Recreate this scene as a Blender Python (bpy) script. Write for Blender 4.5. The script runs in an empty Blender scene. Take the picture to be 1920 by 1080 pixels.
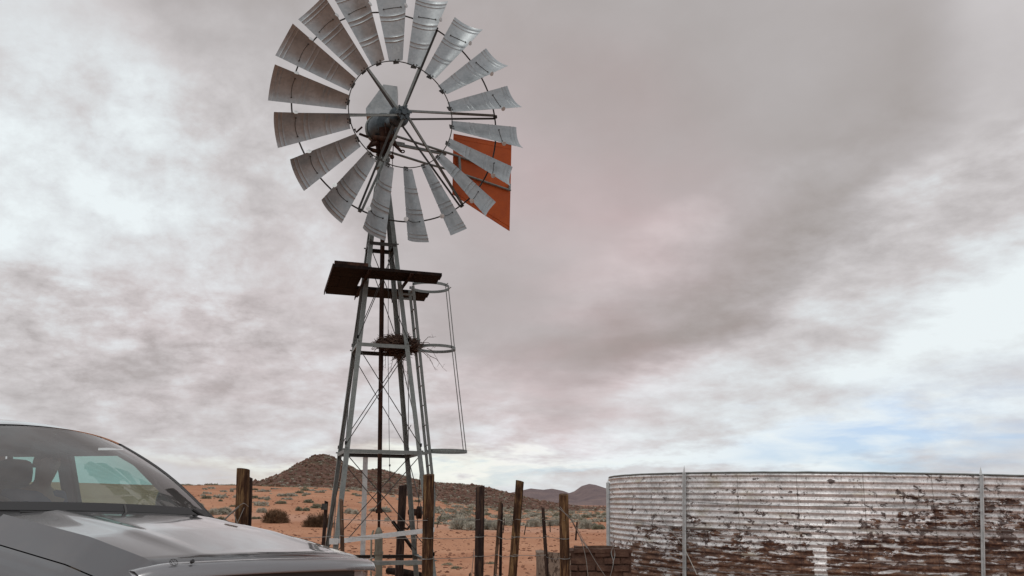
import bpy, bmesh, math, random
import numpy as np
from mathutils import Vector, Matrix, noise, Euler
R = math.radians
PI = math.pi
C = bpy.context.scene.collection
sc = bpy.context.scene

# ------------------------------------------------------------------ camera
EYE, FPX, PITCH, ROLL = 1.4, 1600.0, 0.2475, 0.012
cd = bpy.data.cameras.new('camera'); cam = bpy.data.objects.new('camera', cd); C.objects.link(cam)
cd.sensor_width = 36.0; cd.lens = 36.0 * FPX / 1920.0
cd.clip_start = 0.1; cd.clip_end = 20000
cam_f = Vector((0, math.cos(PITCH), math.sin(PITCH)))
_r = Vector((1, 0, 0)); _u = Vector((0, -math.sin(PITCH), math.cos(PITCH)))
cam_r = _r * math.cos(ROLL) + _u * math.sin(ROLL)
cam_u = -_r * math.sin(ROLL) + _u * math.cos(ROLL)
cam.matrix_world = Matrix(((cam_r.x, cam_u.x, -cam_f.x, 0), (cam_r.y, cam_u.y, -cam_f.y, 0), (cam_r.z, cam_u.z, -cam_f.z, EYE), (0, 0, 0, 1)))
sc.camera = cam

def ray(px, py):
    return cam_f + cam_r * ((px - 960) / FPX) - cam_u * ((py - 540) / FPX)
def at(px, py, Y):
    d = ray(px, py); return Vector((0, 0, EYE)) + d * (Y / d.y)

# ------------------------------------------------------------------ sky (direction based clouds over a Nishita sky)
SUN_EL, SUN_AZ = 52.0, 215.0       # azimuth clockwise from +Y
w = bpy.data.worlds.new('World'); sc.world = w; w.use_nodes = True
nt = w.node_tree; N = nt.nodes; L = nt.links; N.clear()
def nd(t, **k):
    n = N.new(t)
    for a, b in k.items(): setattr(n, a, b)
    return n
def setin(n, i, v):
    if hasattr(v, 'is_output') or isinstance(v, bpy.types.NodeSocket): L.new(v, n.inputs[i])
    else: n.inputs[i].default_value = v
def mth(op, a, b=0.0, c=0.0, clamp=False):
    n = nd('ShaderNodeMath', operation=op, use_clamp=clamp)
    setin(n, 0, a); setin(n, 1, b); setin(n, 2, c); return n.outputs[0]
def build_sky():
    tc = nd('ShaderNodeTexCoord'); sep = nd('ShaderNodeSeparateXYZ'); L.new(tc.outputs['Generated'], sep.inputs[0])
    x, y, z = sep.outputs
    az = mth('ARCTAN2', x, y)
    el = mth('ARCSINE', z)
    comb = nd('ShaderNodeCombineXYZ'); setin(comb, 0, az); setin(comb, 1, el)
    zz = mth('ADD', mth('MAXIMUM', z, 0.0), 0.16)
    pl = nd('ShaderNodeCombineXYZ'); setin(pl, 0, mth('DIVIDE', x, zz)); setin(pl, 1, mth('DIVIDE', y, zz))
    def nz(vec, scale, detail=6, rough=.55, dist=0.0, loc=(0, 0, 0), rot=0.0, sca=(1, 1, 1), col=False):
        m = nd('ShaderNodeMapping'); L.new(vec, m.inputs[0]); m.inputs['Location'].default_value = loc
        m.inputs['Rotation'].default_value = (0, 0, rot); m.inputs['Scale'].default_value = sca
        t = nd('ShaderNodeTexNoise'); L.new(m.outputs[0], t.inputs['Vector'])
        t.inputs['Scale'].default_value = scale; t.inputs['Detail'].default_value = detail
        t.inputs['Roughness'].default_value = rough; t.inputs['Distortion'].default_value = dist
        return t.outputs['Color' if col else 'Fac']
    # warped angle coordinates so the big masses have torn, uneven edges
    wv = nd('ShaderNodeVectorMath', operation='SUBTRACT'); L.new(nz(pl.outputs[0], 1.1, 5, .6, .3, col=True), wv.inputs[0]); wv.inputs[1].default_value = (.5, .5, .5)
    sw = nd('ShaderNodeVectorMath', operation='SCALE'); L.new(wv.outputs[0], sw.inputs[0]); sw.inputs['Scale'].default_value = .17
    ad = nd('ShaderNodeVectorMath', operation='ADD'); L.new(comb.outputs[0], ad.inputs[0]); L.new(sw.outputs[0], ad.inputs[1])
    AE = ad.outputs[0]
    def blob(px, py, rx, ry, ang, inner=.0):
        d = ray(px, py).normalized(); a = math.atan2(d.x, d.y); e = math.asin(d.z)
        m = nd('ShaderNodeMapping', vector_type='TEXTURE'); L.new(AE, m.inputs[0])
        m.inputs['Location'].default_value = (a, e, 0); m.inputs['Rotation'].default_value = (0, 0, R(ang)); m.inputs['Scale'].default_value = (rx / 1650, ry / 1650, 1)
        ln = nd('ShaderNodeVectorMath', operation='LENGTH'); L.new(m.outputs[0], ln.inputs[0])
        mr = nd('ShaderNodeMapRange', interpolation_type='SMOOTHERSTEP'); L.new(ln.outputs['Value'], mr.inputs[0])
        mr.inputs[1].default_value = inner; mr.inputs[2].default_value = 1; mr.inputs[3].default_value = 1; mr.inputs[4].default_value = 0
        return mr.outputs[0]
    # luminance 0 dark .. 1 white
    lum = 0.69
    for q in SKY_BLOBS:
        lum = mth('MULTIPLY_ADD', blob(*q[:5], q[6] if len(q) > 6 else 0), q[5], lum)
    def cen(f, k): return mth('MULTIPLY', mth('SUBTRACT', f, .5), k)
    def billow(*a_, **k_):      # rounded lumps parted by narrow darker creases
        return mth('SUBTRACT', mth('POWER', mth('ABSOLUTE', cen(nz(*a_, **k_), 4.0)), .55), .62)
    big = nz(comb.outputs[0], 3.0, 9, .56, .15, loc=(3.1, 1.7, 0), rot=R(-25), sca=(1, 1.5, 1))
    mid = nz(comb.outputs[0], 7.5, 9, .60, .12, loc=(1.1, 5.7, 0), rot=R(-20), sca=(1, 1.5, 1))
    dm = blob(1280, 230, 1100, 560, 12, .35)
    soft = mth('SUBTRACT', 1.0, mth('MULTIPLY', dm, .72), clamp=True)
    rip = blob(380, 700, 780, 250, -4, .4)
    puff = blob(220, 430, 640, 460, 0, .35)
    lum = mth('MULTIPLY_ADD', cen(big, .40), mth('ADD', .45, mth('MULTIPLY', soft, .55)), lum)
    lum = mth('MULTIPLY_ADD', cen(mid, .50), soft, lum)
    f1_ = nz(comb.outputs[0], 13.0, 10, .62, .10, rot=R(-15), sca=(1, 1.35, 1), loc=(.3, .7, 0))
    b2_ = billow(comb.outputs[0], 16.0, 8, .60, .05, rot=R(-12), sca=(1, 1.5, 1), loc=(2.3, .7, 0))
    lum = mth('MULTIPLY_ADD', mth('ADD', cen(f1_, .90), mth('MULTIPLY', b2_, .10)), puff, lum)
    r1_ = billow(comb.outputs[0], 8.5, 9, .60, .08, rot=R(-7), sca=(1, 2.6, 1), loc=(.5, .2, 0))
    r2_ = nz(comb.outputs[0], 22.0, 9, .62, .08, rot=R(-8), sca=(1, 2.2, 1), loc=(4.5, .2, 0))
    rp = nz(comb.outputs[0], 8.0, 9, .6, .1, rot=R(-6), sca=(1, 2.9, 1))
    lum = mth('MULTIPLY_ADD', mth('ADD', cen(rp, .75), mth('ADD', mth('MULTIPLY', r1_, .20), cen(r2_, .5))), rip, lum)
    # long bright streaks climbing to the right
    st = nz(comb.outputs[0], 6.0, 10, .62, .12, rot=R(-26), sca=(1, 2.7, 1), loc=(.2, .1, 0))
    s2_ = nz(comb.outputs[0], 16.0, 9, .62, .1, rot=R(-26), sca=(1, 2.3, 1), loc=(1.2, 3.1, 0))
    lum = mth('MULTIPLY_ADD', mth('ADD', cen(st, 1.0), cen(s2_, .5)), blob(1660, 590, 780, 290, 26, .5), lum)
    hz_ = nz(comb.outputs[0], 12.0, 9, .62, .1, rot=R(-3), sca=(1, 3.4, 1), loc=(1.2, .1, 0))
    lum = mth('MULTIPLY_ADD', cen(hz_, 1.1), blob(1200, 870, 1100, 110, 0, .3), lum)
    wisp = nz(comb.outputs[0], 9.0, 9, .6, .15, rot=R(-30), sca=(1, 1.7, 1), loc=(6.2, 3.1, 0))
    lum = mth('MULTIPLY_ADD', cen(wisp, .55), blob(1400, 430, 640, 190, 25, .2), lum)
    ramp = nd('ShaderNodeValToRGB'); L.new(lum, ramp.inputs[0]); cr = ramp.color_ramp
    cr.elements[0].position = 0.02; cr.elements[0].color = (.320, .288, .275, 1)
    cr.elements[1].position = 1.0; cr.elements[1].color = (.84, .90, .92, 1)
    for p, c in ((.2, (.378, .347, .336)), (.42, (.475, .448, .448)), (.62, (.61, .585, .59)), (.82, (.73, .76, .78))):
        e = cr.elements.new(p); e.color = (*c, 1)
    # warm pink tint
    pink = mth('ADD', blob(1050, 300, 640, 420, -20), mth('MULTIPLY', blob(620, 640, 760, 360, 0), .45))
    pink = mth('ADD', pink, mth('MULTIPLY', blob(1100, 700, 480, 240, 30), .9), clamp=True)
    pink = mth('MULTIPLY', pink, mth('ADD', .55, cen(nz(pl.outputs[0], 1.6, 3, loc=(7, 2, 0)), 1.6)), clamp=True)
    mx = nd('ShaderNodeMix', data_type='RGBA', blend_type='MULTIPLY'); L.new(pink, mx.inputs[0]); L.new(ramp.outputs[0], mx.inputs[6]); mx.inputs[7].default_value = (1.09, .92, .925, 1)
    # cream low on the left horizon
    cr2 = nd('ShaderNodeMix', data_type='RGBA', blend_type='MULTIPLY')
    L.new(blob(700, 880, 700, 60, 0), cr2.inputs[0]); L.new(mx.outputs[2], cr2.inputs[6]); cr2.inputs[7].default_value = (1.08, 1.04, .93, 1)
    # brighter cloud away from the view, behind the camera
    back = nd('ShaderNodeMapRange', interpolation_type='SMOOTHSTEP'); setin(back, 0, y)
    back.inputs[1].default_value = .45; back.inputs[2].default_value = -.6; back.inputs[3].default_value = 1.0; back.inputs[4].default_value = 1.3
    bk = nd('ShaderNodeVectorMath', operation='SCALE'); L.new(cr2.outputs[2], bk.inputs[0]); L.new(back.outputs[0], bk.inputs['Scale'])
    sky = nd('ShaderNodeTexSky', sky_type='NISHITA'); sky.sun_disc = False
    sky.sun_elevation = R(SUN_EL); sky.sun_rotation = R(SUN_AZ); sky.air_density = 1.0; sky.dust_density = .6; sky.ozone_density = 1.5
    tint = nd('ShaderNodeMix', data_type='RGBA', blend_type='MULTIPLY'); tint.inputs[0].default_value = 1; L.new(sky.outputs[0], tint.inputs[6]); tint.inputs[7].default_value = (.74, .95, 1.42, 1)
    b1 = nd('ShaderNodeBackground'); L.new(tint.outputs[2], b1.inputs[0]); b1.inputs[1].default_value = .085
    b2 = nd('ShaderNodeBackground'); L.new(bk.outputs[0], b2.inputs[0]); b2.inputs[1].default_value = 1.0
    gap = mth('ADD', blob(1640, 835, 430, 110, 4), mth('MULTIPLY', blob(940, 893, 330, 30, 0), .9))
    gap = mth('ADD', gap, mth('MULTIPLY', blob(1900, 800, 500, 170, 0), .35))
    gn = nz(comb.outputs[0], 12.0, 5, .55, .4, sca=(1, 4.2, 1), loc=(.7, .3, 0))
    gap = mth('MULTIPLY', gap, mth('MULTIPLY_ADD', cen(gn, 3.0), 1.0, .62), clamp=True)
    ms = nd('ShaderNodeMixShader'); L.new(mth('MULTIPLY', gap, .55), ms.inputs[0]); L.new(b2.outputs[0], ms.inputs[1]); L.new(b1.outputs[0], ms.inputs[2])
    o = nd('ShaderNodeOutputWorld'); L.new(ms.outputs[0], o.inputs[0])
SKY_BLOBS = [
 (1180, 200, 760, 520, 31, -.26, .72), (1050, 40, 1100, 260, 0, -.10, .2), (450, 0, 470, 240, -30, -.26, .3), (1250, 270, 430, 250, -8, -.08), (1640, 220, 520, 280, 25, -.10),
 (1330, 570, 620, 110, 34, -.17), (1060, 700, 360, 150, 24, -.17), (1230, 460, 330, 90, 26, .12), (1000, 470, 260, 120, 10, .05),
 (110, 330, 430, 300, 0, .27), (60, 420, 240, 200, 0, .09), (250, 560, 460, 170, 10, .04), (620, 500, 360, 170, 0, .06), (780, 620, 260, 200, 0, .03),
 (480, 690, 620, 110, -3, -.08), (230, 800, 520, 80, 0, -.06), (1780, 660, 600, 180, 26, .30), (1890, 500, 260, 100, 24, .20), (1400, 840, 560, 70, 4, .32),
 (650, 872, 650, 45, 0, .20), (1050, 880, 560, 50, 0, .22), (1850, 130, 380, 300, 20, -.14),
]
build_sky()

sd = bpy.data.lights.new('sun', 'SUN'); sun = bpy.data.objects.new('sun', sd); C.objects.link(sun)
sd.energy = 1.0; sd.angle = R(22); sd.color = (1.0, .96, .90)
sdir = Vector((math.sin(R(SUN_AZ)) * math.cos(R(SUN_EL)), math.cos(R(SUN_AZ)) * math.cos(R(SUN_EL)), math.sin(R(SUN_EL))))
sun.rotation_euler = sdir.to_track_quat('Z', 'Y').to_euler()
sc.view_settings.view_transform = 'Standard'; sc.view_settings.look = 'None'; sc.view_settings.gamma = 1
sc.view_settings.exposure = 0.0; sc.view_settings.use_curve_mapping = False

# ------------------------------------------------------------------ helpers
def tag(o, label=None, cat=None, group=None, kind=None):
    if label: o['label'] = label
    if cat: o['category'] = cat
    if group: o['group'] = group
    if kind: o['kind'] = kind
    return o
def empty(name, loc, label, cat, group=None, rot=(0, 0, 0)):
    o = bpy.data.objects.new(name, None); C.objects.link(o); o.location = loc; o.rotation_euler = rot
    o.empty_display_size = .1
    return tag(o, label, cat, group)
class MB:
    def __init__(s, org=(0, 0, 0)):
        s.v = []; s.f = []; s.m = []; s.o = Vector(org); s.uv = None
    def add(s, vs, fs, mi=0):
        b = len(s.v); s.v += [tuple(Vector(p) - s.o) for p in vs]
        s.f += [tuple(i + b for i in f) for f in fs]; s.m += [mi] * len(fs)
    def box(s, c, size, rot=None, mi=0):
        M = rot.to_3x3() if rot is not None else Matrix.Identity(3)
        c = Vector(c); hx, hy, hz = size[0] / 2, size[1] / 2, size[2] / 2
        vs = [c + M @ Vector((a * hx, b * hy, d * hz)) for a in (-1, 1) for b in (-1, 1) for d in (-1, 1)]
        s.add(vs, [(0, 1, 3, 2), (4, 6, 7, 5), (0, 4, 5, 1), (2, 3, 7, 6), (0, 2, 6, 4), (1, 5, 7, 3)], mi)
    def bar(s, a, b, wd, th, up=(0, 0, 1), mi=0):
        a = Vector(a); b = Vector(b); d = (b - a); ln = d.length; d.normalize()
        side = d.cross(Vector(up))
        if side.length < 1e-4: side = d.cross(Vector((1, 0, 0)))
        side.normalize(); u = side.cross(d)
        M = Matrix((side, d, u)).transposed()
        s.box((a + b) / 2, (wd, ln, th), M.to_4x4(), mi)
    def angle(s, a, b, w_, th, d1, d2, mi=0):
        # L-profile along a-b with flanges towards d1 and d2
        a = Vector(a); b = Vector(b); d1 = Vector(d1); d2 = Vector(d2)
        pts = [Vector((0, 0, 0)), d1 * w_, d1 * w_ + d2 * th, d1 * th + d2 * th, d1 * th + d2 * w_, d2 * w_]
        vs = [a + p for p in pts] + [b + p for p in pts]
        fs = [(i, (i + 1) % 6, (i + 1) % 6 + 6, i + 6) for i in range(6)] + [(0, 1, 2, 3), (0, 3, 4, 5), (6, 9, 8, 7), (6, 11, 10, 9)]
        s.add(vs, fs, mi)
    def tube(s, pts, r, n=8, closed=False, mi=0, cap=True):
        pts = [Vector(p) for p in pts]; m = len(pts); rr = r if hasattr(r, '__len__') else [r] * m
        vs = []; ref = None
        for i, p in enumerate(pts):
            if closed: d = pts[(i + 1) % m] - pts[i - 1]
            else: d = pts[min(i + 1, m - 1)] - pts[max(i - 1, 0)]
            d.normalize()
            if ref is None:
                ref = Vector((0, 0, 1)) if abs(d.z) < .9 else Vector((1, 0, 0))
            a = ref - d * ref.dot(d)
            if a.length < 1e-5: a = d.orthogonal()
            a.normalize(); ref = a; b = d.cross(a)
            for k in range(n):
                t = 2 * PI * k / n; vs.append(p + (a * math.cos(t) + b * math.sin(t)) * rr[i])
        fs = []
        for i in range(m if closed else m - 1):
            j = (i + 1) % m
            for k in range(n):
                fs.append((i * n + k, i * n + (k + 1) % n, j * n + (k + 1) % n, j * n + k))
        if cap and not closed:
            fs.append(tuple(range(n))[::-1]); fs.append(tuple((m - 1) * n + k for k in range(n)))
        s.add(vs, fs, mi)
    def lathe(s, prof, M, n=24, mi=0):
        vs = []
        for (r, z) in prof:
            for k in range(n):
                t = 2 * PI * k / n; vs.append(M @ Vector((r * math.cos(t), r * math.sin(t), z)))
        fs = []
        for i in range(len(prof) - 1):
            for k in range(n): fs.append((i * n + k, i * n + (k + 1) % n, (i + 1) * n + (k + 1) % n, (i + 1) * n + k))
        fs.append(tuple(range(n))[::-1]); fs.append(tuple((len(prof) - 1) * n + k for k in range(n)))
        s.add(vs, fs, mi)
    def grid(s, rows, mi=0, closed=False):
        n = len(rows[0]); vs = [p for r in rows for p in r]; fs = []
        for i in range(len(rows) - 1):
            for k in range(n if closed else n - 1):
                fs.append((i * n + k, i * n + (k + 1) % n, (i + 1) * n + (k + 1) % n, (i + 1) * n + k))
        s.add(vs, fs, mi)
    def mesh(s, name, mats, smooth=False, sa=None):
        me = bpy.data.meshes.new(name); me.from_pydata(s.v, [], s.f)
        for m in (mats if isinstance(mats, (list, tuple)) else [mats]): me.materials.append(m)
        me.polygons.foreach_set('material_index', s.m)
        if smooth or sa:
            me.polygons.foreach_set('use_smooth', [True] * len(s.f))
            if sa: me.set_sharp_from_angle(angle=R(sa))
        me.update(); return me
    def build(s, name, mats, parent=None, smooth=False, sa=None, label=None):
        o = bpy.data.objects.new(name, s.mesh(name, mats, smooth, sa)); C.objects.link(o)
        if parent: o.parent = parent
        else: o.location = s.o
        if label: o['label'] = label
        return o

# ------------------------------------------------------------------ materials
def mat(name, base=(.5, .5, .5), rough=.6, metal=0.0, coat=0.0, spec=.5):
    m = bpy.data.materials.new(name); m.use_nodes = True; t = m.node_tree
    p = t.nodes['Principled BSDF']; p.inputs['Base Color'].default_value = (*base, 1)
    p.inputs['Roughness'].default_value = rough; p.inputs['Metallic'].default_value = metal
    p.inputs['Coat Weight'].default_value = coat; p.inputs['Coat Roughness'].default_value = .04
    p.inputs['Specular IOR Level'].default_value = spec
    return m
class NT:
    def __init__(s, m): s.t = m.node_tree; s.p = s.t.nodes['Principled BSDF']; s.tc = s.t.nodes.new('ShaderNodeTexCoord')
    def link(s, a, b): s.t.links.new(a, b)
    def inp(s, n, i, v):
        if isinstance(v, bpy.types.NodeSocket): s.link(v, n.inputs[i])
        else: n.inputs[i].default_value = v
    def noise(s, scale, detail=5, rough=.55, sca=(1, 1, 1), co='Object', dist=0, vec=None, loc=(0, 0, 0)):
        mp = s.t.nodes.new('ShaderNodeMapping'); s.link(vec or s.tc.outputs[co], mp.inputs[0]); mp.inputs['Scale'].default_value = sca; mp.inputs['Location'].default_value = loc
        n = s.t.nodes.new('ShaderNodeTexNoise'); s.link(mp.outputs[0], n.inputs['Vector'])
        n.inputs['Scale'].default_value = scale; n.inputs['Detail'].default_value = detail; n.inputs['Roughness'].default_value = rough; n.inputs['Distortion'].default_value = dist
        return n.outputs['Fac']
    def vor(s, scale, sca=(1, 1, 1), co='Object', out='Distance', vec=None):
        mp = s.t.nodes.new('ShaderNodeMapping'); s.link(vec or s.tc.outputs[co], mp.inputs[0]); mp.inputs['Scale'].default_value = sca
        n = s.t.nodes.new('ShaderNodeTexVoronoi'); s.link(mp.outputs[0], n.inputs['Vector']); n.inputs['Scale'].default_value = scale
        return n.outputs[out]
    def ramp(s, fac, stops, interp='LINEAR'):
        r = s.t.nodes.new('ShaderNodeValToRGB'); s.link(fac, r.inputs[0]); cr = r.color_ramp; cr.interpolation = interp
        cr.elements[0].position = stops[0][0]; cr.elements[0].color = (*stops[0][1], 1)
        cr.elements[1].position = stops[-1][0]; cr.elements[1].color = (*stops[-1][1], 1)
        for p, c in stops[1:-1]:
            e = cr.elements.new(p); e.color = (*c, 1)
        return r.outputs[0]
    def mix(s, f, a, b, blend='MIX'):
        n = s.t.nodes.new('ShaderNodeMix'); n.data_type = 'RGBA'; n.blend_type = blend
        s.inp(n, 0, f)
        for i, v in ((6, a), (7, b)):
            if isinstance(v, tuple): n.inputs[i].default_value = (*v, 1)
            else: s.link(v, n.inputs[i])
        return n.outputs[2]
    def m(s, op, a, b=0.0, c=0.0, clamp=False):
        n = s.t.nodes.new('ShaderNodeMath'); n.operation = op; n.use_clamp = clamp
        s.inp(n, 0, a); s.inp(n, 1, b); s.inp(n, 2, c); return n.outputs[0]
    def mr(s, v, a, b, c=0.0, d=1.0):
        n = s.t.nodes.new('ShaderNodeMapRange'); s.link(v, n.inputs[0])
        for i, q in enumerate((a, b, c, d)): n.inputs[i + 1].default_value = q
        return n.outputs[0]
    def bump(s, h, strength=.3, dist=.01):
        b = s.t.nodes.new('ShaderNodeBump'); s.link(h, b.inputs['Height']); b.inputs['Strength'].default_value = strength; b.inputs['Distance'].default_value = dist
        s.link(b.outputs[0], s.p.inputs['Normal'])
    def col(s, c): s.link(c, s.p.inputs['Base Color'])
    def rough(s, c): s.link(c, s.p.inputs['Roughness'])
    def metal(s, c): s.link(c, s.p.inputs['Metallic'])
BL = (0, 0, 0); WH = (1, 1, 1)
def galv(name, lo, hi, rough=.42, metal=.75, sc_=6, dirt=.35):
    m = mat(name, hi, rough, metal); n = NT(m)
    oi = n.t.nodes.new('ShaderNodeObjectInfo'); va = n.t.nodes.new('ShaderNodeVectorMath'); va.operation = 'ADD'; n.link(n.tc.outputs['Object'], va.inputs[0])
    n.link(n.m('MULTIPLY', oi.outputs['Random'], 40.0), va.inputs[1]); vv = va.outputs[0]
    a = n.vor(sc_ * 9, out='Color', vec=vv); sp = n.noise(sc_, 6, .65, vec=vv)
    c = n.ramp(n.m('ADD', n.m('MULTIPLY', sp, .8), n.m('MULTIPLY', a, .2)), [(.3, lo), (.7, hi)])
    d = n.ramp(n.noise(sc_ * 2.2, 8, .7, dist=.4, vec=vv), [(.52, BL), (.75, WH)])
    c = n.mix(n.m('MULTIPLY', d, dirt), c, tuple(x * .45 for x in lo)); n.col(c)
    n.rough(n.mr(sp, .25, .75, rough - .1, rough + .2)); n.bump(n.noise(sc_ * 6, 5, .6), .12, .004)
    return m
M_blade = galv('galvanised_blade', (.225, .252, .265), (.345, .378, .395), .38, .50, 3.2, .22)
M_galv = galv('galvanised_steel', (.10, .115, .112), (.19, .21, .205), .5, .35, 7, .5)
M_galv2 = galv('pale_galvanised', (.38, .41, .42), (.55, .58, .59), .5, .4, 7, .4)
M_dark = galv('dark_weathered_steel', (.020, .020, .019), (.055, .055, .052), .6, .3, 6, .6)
def rusty(name, a, b, c_, sc_=8):
    m = mat(name, a, .85, .1); n = NT(m)
    n.col(n.ramp(n.noise(sc_, 8, .7, (1, 1, .35)), [(.3, a), (.52, b), (.72, c_)])); n.bump(n.noise(sc_ * 4, 6, .7), .4, .006)
    return m
M_rust = rusty('rusty_steel', (.010, .006, .005), (.028, .014, .010), (.07, .034, .020))
M_rust.node_tree.nodes['Principled BSDF'].inputs['Specular IOR Level'].default_value = 0.15
M_wood_dark = rusty('old_dark_timber', (.005, .0035, .003), (.010, .0065, .0055), (.030, .017, .012), 12)
M_wood_dark.node_tree.nodes['Principled BSDF'].inputs['Specular IOR Level'].default_value = 0.1
def wood(name, lo, mid, hi, th=.55):
    m = mat(name, mid, .85, 0, spec=.25); n = NT(m)
    st = n.noise(9, 7, .65, (3.2, 3.2, .35), dist=.5)
    fine = n.noise(60, 6, .7, (2.5, 2.5, .12))
    c = n.ramp(n.m('ADD', n.m('MULTIPLY', st, .75), n.m('MULTIPLY', fine, .3)), [(.38, lo), (.51, mid), (.64, hi)])
    cr = n.ramp(n.noise(22, 4, .7, (3.5, 3.5, .12), dist=.8), [(.33, WH), (.39, BL)])
    c = n.mix(n.m('MULTIPLY', cr, .85), c, (.012, .008, .006))
    patch = n.ramp(n.noise(2.2, 4, .6), [(.45, BL), (.62, WH)])
    c = n.mix(n.m('MULTIPLY', patch, .7), c, lo); n.col(c)
    n.bump(n.m('ADD', n.m('MULTIPLY', fine, .6), n.m('MULTIPLY', cr, -1.2)), .6, .008)
    return m
M_post = wood('weathered_post_wood', (.014, .008, .006), (.060, .031, .018), (.20, .125, .060))
M_post.node_tree.nodes['Principled BSDF'].inputs['Specular IOR Level'].default_value = 0.1
M_postd = wood('dark_post_wood', (.014, .010, .010), (.032, .021, .019), (.085, .055, .038))
M_postd.node_tree.nodes['Principled BSDF'].inputs['Specular IOR Level'].default_value = 0.1
M_stake = wood('grey_stake_wood', (.03, .02, .015), (.10, .062, .042), (.20, .14, .10))
M_stake.node_tree.nodes['Principled BSDF'].inputs['Specular IOR Level'].default_value = 0.1
M_wire = mat('fence_wire', (.22, .22, .21), .5, .7)
M_orange = mat('orange_painted_steel', (.33, .06, .012), .55, 0.0, 0.0, .2); _n = NT(M_orange)
_c = _n.ramp(_n.noise(2.5, 5, .6), [(.3, (.29, .050, .005)), (.7, (.40, .078, .009))])
_s = _n.ramp(_n.noise(14, 7, .75), [(.66, BL), (.74, WH)])
_n.col(_n.mix(_n.m('MULTIPLY', _s, .35), _c, (.10, .035, .018))); _n.bump(_n.noise(3, 3), .15, .02)
M_blue = galv('blue_grey_casing', (.016, .026, .033), (.055, .075, .085), .35, .3, 5, .8)
M_twig = mat('twigs', (.10, .065, .05), .9, 0, spec=.2); _n = NT(M_twig)
_n.col(_n.ramp(_n.noise(30, 3), [(.35, (.035, .020, .016)), (.6, (.13, .085, .065)), (.8, (.22, .165, .12))]))

# ------------------------------------------------------------------ terrain
def sstep(a, b, x):
    t = max(0, min(1, (x - a) / (b - a))); return t * t * (3 - 2 * t)
def fbm(x, y, s, o=4):
    v = 0; a = 1; f = s
    for _ in range(o): v += a * noise.noise(Vector((x * f, y * f, 3.7))); a *= .5; f *= 2.1
    return v
def ground_z(x, y):
    r = math.hypot(x, y); az = math.degrees(math.atan2(x, y)) if r > 0 else 0
    if y < 0: lift = 0
    else:
        A = 3.25 * (1 - sstep(-12.5, 3.0, az))
        lift = A * sstep(28, 128, r) - A * .5 * sstep(150, 600, r) + .35 * sstep(28, 60, r) * sstep(-2, 8, az)
        lift -= .35 * sstep(90, 400, r) * sstep(-2, 8, az)
    amp = .02 + .10 * sstep(18, 70, r)
    if r > 2500: amp = 0
    return lift + amp * fbm(x, y, .07) + (.010 * fbm(x, y, .9, 3) if r < 120 else 0)
M_ground = mat('red_sand', (.4, .2, .1), .95, 0, spec=.15); n = NT(M_ground)
base = n.ramp(n.noise(.35, 7, .62), [(.3, (.32, .148, .082)), (.5, (.44, .225, .132)), (.7, (.54, .315, .205))])
far = n.ramp(n.noise(.045, 5, .6, loc=(4, 2, 0)), [(.38, (.27, .105, .058)), (.6, (.44, .225, .135))])
base = n.mix(.45, base, far)
gr = n.noise(9, 8, .75); base = n.mix(n.ramp(gr, [(.47, BL), (.66, (.55,) * 3)]), base, (.22, .095, .055))
peb = n.vor(26); base = n.mix(n.ramp(n.m('ADD', peb, n.m('MULTIPLY', gr, .35)), [(.25, (.55,) * 3), (.34, BL)]), base, (.17, .085, .06))
sep = n.t.nodes.new('ShaderNodeSeparateXYZ'); n.link(n.tc.outputs['Object'], sep.inputs[0])
yy = n.m('ADD', sep.outputs[1], n.m('MULTIPLY', sep.outputs[0], .28))
yy = n.m('ADD', yy, n.m('MULTIPLY', n.noise(.05, 3), 9))
tr = n.m('ABSOLUTE', n.m('SUBTRACT', yy, 50.5)); trk = n.ramp(n.mr(tr, 2.4, 5.0, 1, 0), [(0, BL), (1, WH)])
base = n.mix(n.m('MULTIPLY', trk, .75), base, (.43, .245, .170)); n.col(base)
n.bump(n.m('ADD', n.m('MULTIPLY', gr, .5), n.m('MULTIPLY', peb, -.7)), .55, .03)

def make_ground():
    azs = [R(a) for a in list(np.arange(-180, -44, 6.0)) + list(np.arange(-44, 44, .35)) + list(np.arange(44, 180, 6.0))]
    rs = [.02]
    r = 1.2
    while r < 9000: rs.append(r); r *= 1.028 if r < 400 else 1.12
    rows = [[(r * math.sin(a), r * math.cos(a), ground_z(r * math.sin(a), r * math.cos(a))) for a in azs] for r in rs]
    mb = MB(); mb.grid([row[::-1] for row in rows], closed=True)
    tag(mb.build('ground', M_ground, smooth=True), 'red sandy desert ground scattered with stones and tracks', 'ground', kind='structure')
make_ground()

def interp(tab, x):
    xs = [t[0] for t in tab]; return float(np.interp(x, xs, [t[1] for t in tab]))
M_hill = mat('rocky_hill', (.15, .09, .07), .95, 0, spec=.15); n = NT(M_hill)
a = n.noise(.9, 8, .75); b = n.vor(.75)
c = n.ramp(a, [(.3, (.060, .034, .027)), (.48, (.125, .072, .055)), (.62, (.180, .105, .080)), (.78, (.24, .155, .12))])
c = n.mix(n.ramp(n.noise(.35, 6, .7, loc=(5, 5, 5)), [(.50, BL), (.62, (.7,) * 3)]), c, (.085, .080, .050))
n.col(c); n.bump(n.m('ADD', a, n.m('MULTIPLY', b, .8)), 1.0, .5)
RIDGE = [(440, 914), (500, 910), (530, 901), (566, 886), (588, 868), (602, 859.5), (612, 854), (619, 853.5), (631, 860), (650, 872), (668, 881), (684, 883), (700, 882), (715, 879), (735, 885), (780, 898), (820, 905), (860, 908), (905, 912), (930, 918), (960, 925), (1000, 935), (1040, 943), (1100, 951)]
HY = 185.0
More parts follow.
